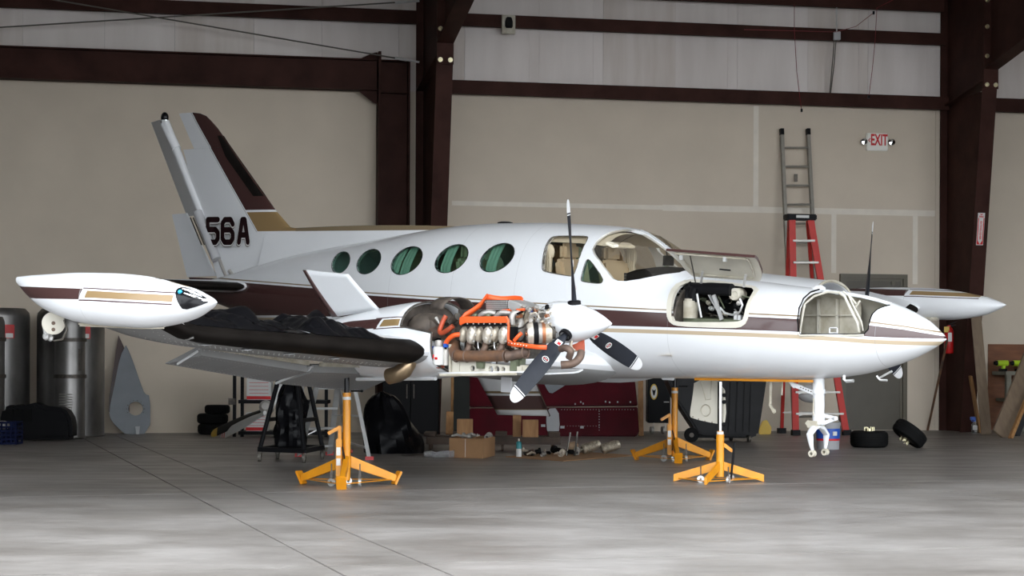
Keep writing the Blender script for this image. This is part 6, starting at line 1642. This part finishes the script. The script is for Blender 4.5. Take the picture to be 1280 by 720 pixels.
# spray can, bottle, bag
p = fl(648.5, 572); e = thing('spray_can', 'tall teal and white spray can standing by the parts pile', 'can', p)
m = MB(); m.lathe((0, 0, 0), (0, 0, 1), [(0, 0), (0, .030), (.006, .032), (.10, .032), (.10, 0)], 20); m.build('can_body', 'label_white', e)
m = MB(); m.lathe((0, 0, 0), (0, 0, 1), [(.10, .0325), (.165, .0325), (.18, .022), (.185, 0)], 20); m.build('can_top', 'spray_teal', e)
m = MB(); m.lathe((0, 0, 0), (0, 0, 1), [(.185, .010), (.21, .010), (.215, 0)], 10); m.build('nozzle', 'cream', e)
p = fl(537, 571.5); m = MB(); m.lathe(p+Vector((-.06, 0, .035)), (1, .15, 0), [(0, 0), (0, .030), (.02, .035), (.10, .035), (.13, .02), (.16, .015), (.16, 0)], 18); solo(m, 'plastic_bottle', 'clear_plastic', 'small clear plastic bottle lying left of the cardboard box', 'bottle', p)
p = fl(552, 573); m = MB(); rows = []
for i in range(9):
    f = i/8; rows.append([p+Vector((-.10+.24*f, 0, .035+.02*f))+Vector((0, cos(a)*.05*(1+.5*noise.noise(Vector((f*4, a, 1)))), sin(a)*.03*(1+.4*f)*(1+.6*noise.noise(Vector((f*4, a*1.3, 7)))))) for a in (2*pi*k/12 for k in range(12))])
m.grid(rows, closed=True, capends=True); solo(m, 'plastic_bag', 'clear_plastic', 'crumpled clear plastic bag in front of the cardboard box', 'bag', p, ang=20)

# cardboard sheet with the pile of engine parts
q = [fl(632, 571.5), fl(704, 577), fl(795, 570), fl(720, 565)]; m = MB(); m.prism([v+Vector((0, 0, .002)) for v in q], (0, 0, .008)); solo(m, 'cardboard_sheet', 'cardboard', 'flat cardboard sheet on the floor under loose engine parts', 'sheet', q[0], smooth=False)
random.seed(33)
ORD = 'first second third fourth fifth sixth seventh eighth ninth tenth eleventh twelfth thirteenth fourteenth fifteenth sixteenth seventeenth eighteenth nineteenth twentieth'.split()
for k in range(20):
    f = (k+.5)/20; u = 652+f*80+random.uniform(-3, 3); v = 570.5+random.uniform(-3, 2.5)-abs(f-.45)*2; s = random.uniform(.035, .075); c = fl(u, v)+Vector((0, 0, s*.6+.012))
    mt = random.choice(['alu_dull', 'alu', 'cast', 'dark_metal', 'black', 'cover_alu', 'rust_dark']); scrap(c, s, mt, {'alu_dull': 'dull grey', 'alu': 'silvery', 'cast': 'tan cast', 'dark_metal': 'dark', 'black': 'black', 'cover_alu': 'pale cast', 'rust_dark': 'brown'}[mt]+' engine part, '+ORD[k]+' from the left in the parts pile', 'loose engine parts')
c = fl(716, 569)+Vector((0, 0, .10)); m = MB(); m.ell(c, (.07, .06, .055), 14, 10); 
for k in range(len(m.v)): pv = Vector(m.v[k]); m.v[k] = tuple(c+(pv-c)*(1+.25*noise.noise(pv*28)))
solo(m, 'sponge', 'wood_pale', 'brown lumpy sponge on top of the parts pile', 'sponge', c, ang=20)
for u0, v0, u1, v1, lb in ((709, 555, 713, 541, 'left of two chrome push rods sticking up from the parts pile'), (719, 554, 722, 540, 'right of two chrome push rods sticking up from the parts pile')):
    m = MB(); m.tube([fl(u0-1, 570, .012), dep(u1, v1, 21.1)], .012, 8); solo(m, 'push_rod', 'chrome', lb, 'rod', dep(u0, v0+8, 21.0))
for du, lb in ((-4, 'left of two large bare cylinder barrels at the right end of the pile'), (17, 'right of two large bare cylinder barrels at the right end of the pile')):
    c = fl(744+du*1.15, 569)+Vector((0, 0, .10)); m = MB(); ax = Vector((.8, .3, .25))
    pr = []
    for k in range(9): pr += [(-.10+k*.02, .060), (-.10+k*.02+.008, .060), (-.10+k*.02+.008, .048), (-.10+k*.02+.02, .048)]
    m.lathe(c, ax, [(-.12, .035), (-.12, .045)]+pr+[(.10, .05), (.10, .03)], 18); solo(m, 'cylinder_barrel', 'cast', lb, 'cylinder', c)

# ------------------------------------------------------------------ tilt truck, black case, small things at the back
p = fl(905, 553); e = thing('tilt_truck', 'dark grey plastic tilt truck on wheels behind the nose jack', 'cart', p)
k_ = p.y/F_PX; prof = [(829, 462), (846, 500), (872, 540), (880, 543), (940, 545.5), (948, 543), (953, 510), (960, 462)]
m = MB(); fr = [((u-905)*k_, 0, CAM_H-(v-HOR)*k_) for u, v in prof]; m.prism(fr, (0, .85, 0)); m.build('bin', 'tilt_plastic', e, bevel=.03)
for u in (912, 921, 930, 938):
    m = MB(); m.bar(((u-905)*k_, -.01, .14), ((u-905)*k_+.03, -.01, .98), .045, .03, Vector((0, 1, 0))); m.build('bin_rib', 'tilt_plastic', e, bevel=.008)
m = MB(); m.box((.02, .42, .085), (.75, .6, .06)); m.build('chassis', 'black', e)
m = MB(); m.lathe(((864-905)*k_, -.06, .10), (0, 1, 0), [(0, .02), (0, .095), (.01, .10), (.05, .10), (.06, .095), (.06, .02)], 22); wheel = m.build('wheel', 'rubber', e)
m = MB(); m.lathe(((864-905)*k_, -.065, .10), (0, 1, 0), [(0, 0), (0, .03), (.02, .035)], 14); m.build('wheel_hub', 'dark_metal', wheel)
m = MB(); m.lathe(((864-905)*k_+.45, .7, .10), (0, 1, 0), [(0, .02), (0, .095), (.05, .10), (.06, .02)], 22); m.build('wheel', 'rubber', e)
for x, y in ((.33, .05), (.15, .60)):
    m = MB(); m.lathe((x, y, .05), (1, .2, 0), [(0, .01), (0, .05), (.03, .05), (.03, .01)], 16); c_ = m.build('caster', 'dark_metal', e)
    m = MB(); m.box((x, y, .10), (.06, .04, .05)); m.build('caster_fork', 'black', c_)
p = fl(822, 542); e = thing('rolling_case', 'black case on casters with a round white sticker left of the tilt truck', 'case', p); k_ = p.y/F_PX
m = MB(); m.box((.02, .2, .62), (.34, .45, .92)); m.build('case_body', 'black', e, bevel=.015)
for x in (-.09, .08):
    m = MB(); m.lathe((x, -.03, .055), (1, .3, 0), [(-.02, .015), (-.02, .055), (.02, .055), (.02, .015)], 18); c_ = m.build('caster', 'alu_dull', e)
    m = MB(); m.bar((x+.03, -.02, .05), (x+.03, .0, .16), .006, .05); m.build('caster_fork', 'alu', c_)
sx, sz = (817-822)*k_, CAM_H-(489-HOR)*k_
m = MB(); m.lathe((sx, -.03, sz), (0, -1, 0), [(0, .075), (.004, .075), (.004, 0)], 26); m.v = [(sx+(v[0]-sx)*.75, v[1], sz+(v[2]-sz)*1.6) for v in m.v]; st = m.build('sticker', 'yellow_tip', e)
m = MB(); m.lathe((sx, -.034, sz), (0, -1, 0), [(0, .062), (.003, .062), (.003, 0)], 26); m.v = [(sx+(v[0]-sx)*.75, v[1], sz+(v[2]-sz)*1.6) for v in m.v]; m.build('sticker_face', 'label_white', st)
m = MB(); m.prism([(sx+x*.034, -.038, sz+z*.062) for x, z in ((-.9, .7), (-.2, .3), (0, .6), (.2, .3), (.9, .7), (.6, -.2), (.25, -.9), (-.25, -.9), (-.6, -.2))], (0, -.003, 0)); m.build('sticker_emblem', 'black', st)
m = MB(); m.bar((.09, -.035, .48), (.17, -.035, .48), .012, .012); m.build('case_handle', 'alu_dull', e)
p = fl(957, 543); m = MB(); m.prism([p+Vector((x, 0, z)) for x, z in ((-.10, 0), (.08, 0), (.09, .10), (.02, .22), (-.05, .20), (-.10, .08))], (0, .05, 0)); solo(m, 'yellow_chock', 'yellow_tip', 'dull yellow wheel chock standing right of the tilt truck', 'chock', p, bevel=.01)

# bucket behind the nose leg
p = fl(1035, 561.5); e = thing('paint_bucket', 'grey plastic bucket with a blue and red label behind the nose leg', 'bucket', p)
m = MB(); m.lathe((0, 0, 0), (0, 0, 1), [(0, 0), (0, .135), (.02, .14), (.31, .15), (.31, .158), (.335, .158), (.335, .14), (.30, .135)], 30); m.build('bucket_body', 'grey_paint', e)
m = MB(); m.lathe((0, 0, 0), (0, 0, 1), [(.13, .1465), (.26, .151)], 30); m.build('bucket_label', 'blue', e)
m = MB(); m.lathe((0, 0, 0), (0, 0, 1), [(.11, .146), (.135, .147)], 30); m.build('label_stripe', 'red_text', e)
m = MB(); m.box((.06, -.14, .20), (.06, .012, .05), Matrix.Rotation(R(25), 3, 'Z')); m.build('label_print', 'label_white', e)
m = MB(); m.tube([Vector((.155*cos(a), .155*sin(a)*.3-.02, .30+.10*abs(sin(a)))) for a in (pi*k/12 for k in range(13))], .005, 6); m.build('bucket_handle', 'alu', e)

# ------------------------------------------------------------------ right bay
p = wl(1186, 442, .62); e = thing('fire_extinguisher', 'red fire extinguisher hung on the right-hand steel column', 'extinguisher', p)
m = MB(); m.lathe((0, 0, 0), (0, 0, 1), [(0, 0), (0, .068), (.01, .075), (.36, .075), (.40, .055), (.42, .03), (.45, .03), (.45, 0)], 24); m.build('cylinder', 'red', e)
m = MB(); m.box((0, -.076, .26), (.06, .006, .14)); m.build('label_plate', 'label_white', e)
m = MB(); m.box((-.05, -.06, .38), (.08, .02, .09)); m.build('inspection_tag', 'yellow_tip', e)
m = MB(); m.bar((0, 0, .46), (.10, -.02, .50), .02, .015); m.bar((0, 0, .44), (.10, -.02, .45), .02, .015); m.build('squeeze_handle', 'black', e)
zc = 3.17; D = .80+zc/5.42*.75; c = hw(7.155, D+.036, zc); ty = (hw(7.155, 1.55, 5.42)-hw(7.155, .80, 0)).normalized(); bs = basis(c, WV, ty)
e = tag(empty('fire_sign'), 'narrow red and white fire extinguisher arrow sign on the right-hand column', 'sign'); e.matrix_world = bs
m = MB(); m.box((0, 0, 0), (.115, .50, .004)); m.build('sign_plate', 'label_white', e, smooth=False)
for x in (-.045, .045): m = MB(); m.box((x, -.03, .003), (.014, .40, .002)); m.build('sign_border', 'red_text', e, smooth=False)
m = MB(); m.prism([(-.045, -.17, .002), (0, -.235, .002), (.045, -.17, .002), (.05, -.24, .002), (-.05, -.24, .002)], (0, 0, .002)); m.build('sign_arrow', 'red_text', e, smooth=False)
m = MB(); m.prism([(-.035, .235, .002), (0, .215, .002), (.035, .235, .002)], (0, 0, .002)); m.build('sign_chevron', 'red_text', e, smooth=False)
text('sign_text', 'FIRE', .045, 'red_text', e, Matrix.Translation((0, .19, .003)), .001, .001)
text('sign_text', 'EXTINGUISHER', .042, 'red_text', e, Matrix.Translation((0, -.02, .003)) @ Matrix.Rotation(-pi/2, 4, 'Z'), .001, .001)
plank(fl(1159.5, 538), wl(1184, 425, .95), .03, .03, 'rust', 'thin red-brown broom pole leaning on the right-hand column', nm='pole')
def lean(u0, v0, u1, v1, w, t, mt, label, dtop=.1):
    a = fl(u0, v0); b = wl(u1, v1, dtop); d = (b-a).normalized(); return plank(a, b, w, t, mt, label, WN)
lean(1233, 543, 1220, 395, .17, .02, 'wood_board', 'wide brown board leaning just right of the column', 1.25)
lean(1225, 541, 1213, 470, .04, .07, 'wood', 'thin pale timber leaning between the column and the wide board', 1.2)
a, b = fl(1252, 547), dep(1296, 437, 28.0); m = MB(); m.bar(a, b, .36, .035, Vector((.35, -1, .1))); solo(m, 'plank', 'wood_board', 'widest brown board slanting out of the photo at the right edge', 'plank', a, bevel=.003)
a, b = fl(1263, 548), dep(1304, 448, 27.9); m = MB(); m.bar(a, b, .05, .06, Vector((.35, -1, .1))); solo(m, 'plank', 'wood', 'pale timber edge slanting along the widest board at the right', 'plank', a, bevel=.003)
a, b = fl(1270, 545), dep(1300, 470, 28.3); m = MB(); m.bar(a, b, .10, .05, Vector((.35, -1, .1))); solo(m, 'plank', 'plastic_grey', 'dark grey bar slanting behind the timber at the right edge', 'plank', a, bevel=.003)
p = wl(1256, 540, .35); bx = hw(8.05, .30, 0)
e = thing('work_bench', 'small grey-green bench with shelves in the right-hand bay', 'bench', bx, WROT)
m = MB(); m.box((.45, 0, .93), (1.1, .5, .06)); m.build('bench_top', 'tool_green', e, bevel=.006)
for x in (-.04, .22, .9): m = MB(); m.box((x, -.20, .45), (.08, .08, .90)); m.build('bench_leg', 'tool_green', e, bevel=.004)
for z in (.12, .50): m = MB(); m.box((.45, 0, z), (1.0, .42, .05)); m.build('bench_shelf', 'tool_green', e, bevel=.004)
for x, z, nm, mt, lb in ((-.08, .96, 'power_drill', 'lime', 'lime green power drill at the left of the bench top'), (.20, .96, 'power_drill', 'lime', 'lime green power drill at the middle of the bench top')):
    q = thing(nm, lb, 'drill', hw(8.05+x, .40, z), WROT, 'lime power tools')
    m = MB(); m.cyl((-.10, 0, .13), (.08, 0, .13), .048, 14); m.build('motor_body', mt, q); m = MB(); m.bar((.02, 0, .12), (.0, 0, .02), .045, .06); m.build('grip', mt, q, bevel=.008)
    m = MB(); m.box((0, 0, .02), (.12, .08, .045)); m.build('battery', 'black', q, bevel=.006); m = MB(); m.cyl((-.15, 0, .13), (-.10, 0, .13), .03, 12, .04); m.build('chuck', 'black', q)
q = hw(8.45, .30, .96); m = MB(); m.box(q+Vector((0, 0, .07)), (.16, .14, .14)); solo(m, 'tool_box', 'blue', 'small blue tool box right of the lime drills on the bench', 'tool box', q, bevel=.02)
q = hw(8.66, .42, .96); m = MB(); m.box(q+Vector((0, 0, .04)), (.20, .10, .05)); m.bar(q+Vector((-.12, 0, .05)), q+Vector((.1, 0, .09)), .04, .03); solo(m, 'hand_plane', 'yellow_tip', 'small orange-yellow hand tool at the right of the bench', 'tool', q, bevel=.008)
p = fl(1218, 541); e = thing('spray_bottle', 'clear spray bottle with a blue head at the foot of the column', 'bottle', p)
m = MB(); m.lathe((0, 0, 0), (0, 0, 1), [(0, 0), (0, .05), (.13, .05), (.17, .02), (.18, .02), (.18, 0)], 18); m.build('bottle_body', 'clear_plastic', e)
m = MB(); m.box((0, -.045, .08), (.07, .012, .07)); m.build('bottle_label', 'label_white', e)
m = MB(); m.box((-.02, 0, .225), (.09, .04, .05)); m.cyl((0, 0, .17), (0, 0, .23), .022, 12); m.bar((-.06, 0, .22), (-.03, 0, .17), .01, .015); m.build('trigger_head', 'blue', e, bevel=.006)

# ------------------------------------------------------------------ things on the back wall
e = tag(empty('exit_sign', hw(5.955, 0, 4.63), WROT), 'white EXIT sign with two chrome lamps high on the back wall', 'sign')
m = MB(); m.box((0, -.03, 0), (.36, .06, .28)); m.build('sign_box', 'sign_white', e, bevel=.012)
text('sign_text', 'EXIT', .25, 'red_text', e, Matrix.Translation((.025, -.063, .025)) @ Matrix.Rotation(pi/2, 4, 'X'), .002, .006, sx=.56)
m = MB(); m.tube([(-.125, -.064, .055), (-.155, -.064, .025), (-.125, -.064, -.005)], .007, 6); m.build('sign_chevron', 'red_text', e)
for x in (-.235, .235):
    m = MB(); m.lathe((x, -.02, 0), (0, -1, 0), [(0, .02), (.02, .035), (.04, .055), (.06, .06), (.075, .05), (.08, 0)], 18); m.build('lamp_head', 'chrome', e)
    m = MB(); m.bar((x*.75, -.03, 0), (x, -.03, 0), .03, .03); m.build('lamp_arm', 'cream', e)
hx, z = wh(632, 34); e = tag(empty('strobe_box', hw(hx, .22, z), WROT), 'beige alarm strobe box beside the left column knee', 'alarm')
m = MB(); m.box((0, 0, 0), (.21, .05, .29)); m.build('box_plate', 'cream_dirty', e, bevel=.008)
m = MB(); m.prism([(x*.06, -.028, zz*.09+.03) for x, zz in ((-.7, .9), (.7, .9), (1, .1), (1, -.9), (.7, -1), (-.7, -1), (-1, -.9), (-1, .1))], (0, -.03, 0)); m.build('strobe_lens', 'black_gloss', e, bevel=.012)
e = tag(empty('conduit', wl(1045, 45, .22)), 'grey electrical conduit and junction box across the upper girt', 'conduit')
m = MB(); m.box(wl(1046, 45, .24), (.11, .08, .13)); put(m, 'junction_box', 'grey_paint', e, bevel=.006)
m = MB(); m.tube([wl(1046, 40, .23), wl(1045.5, 12, .23), wl(1047, 4, .23), wl(1052, -2, .23), wl(1062, -10, .23)], .012, 8); put(m, 'pipe', 'alu', e)
m = MB(); m.tube([wl(1043, 50, .22), wl(1041, 75, .2), wl(1037, 119, .12)], .009, 6); m.tube([wl(1045, 50, .22), wl(1043, 78, .2), wl(1038, 119, .12)], .009, 6); put(m, 'cable', 'grey_rubber', e)
for pts, lb in (([(993, 6), (993, 38), (996, 90), (999.5, 118), (1002, 138)], 'left thin red wire hanging in front of the white sheets'), ([(1118, -1), (1096, 10), (1094, 50), (1090, 90), (1086, 121)], 'right thin red wire hanging in front of the white sheets'), ([(930, 37), (995, 38.5), (1045, 40), (1070, 33), (1092, 16)], 'thin red wire sagging along the upper girt')):
    m = MB(); P = [wl(u, v, .31) for u, v in pts]; m.tube(P, .005, 5); o = solo(m, 'red_wire', 'wire_red', lb, 'wire', P[-1])
    m = MB(); m.box(P[-1]-o.location, (.03, .03, .05)); m.build('wire_end', 'black', o)
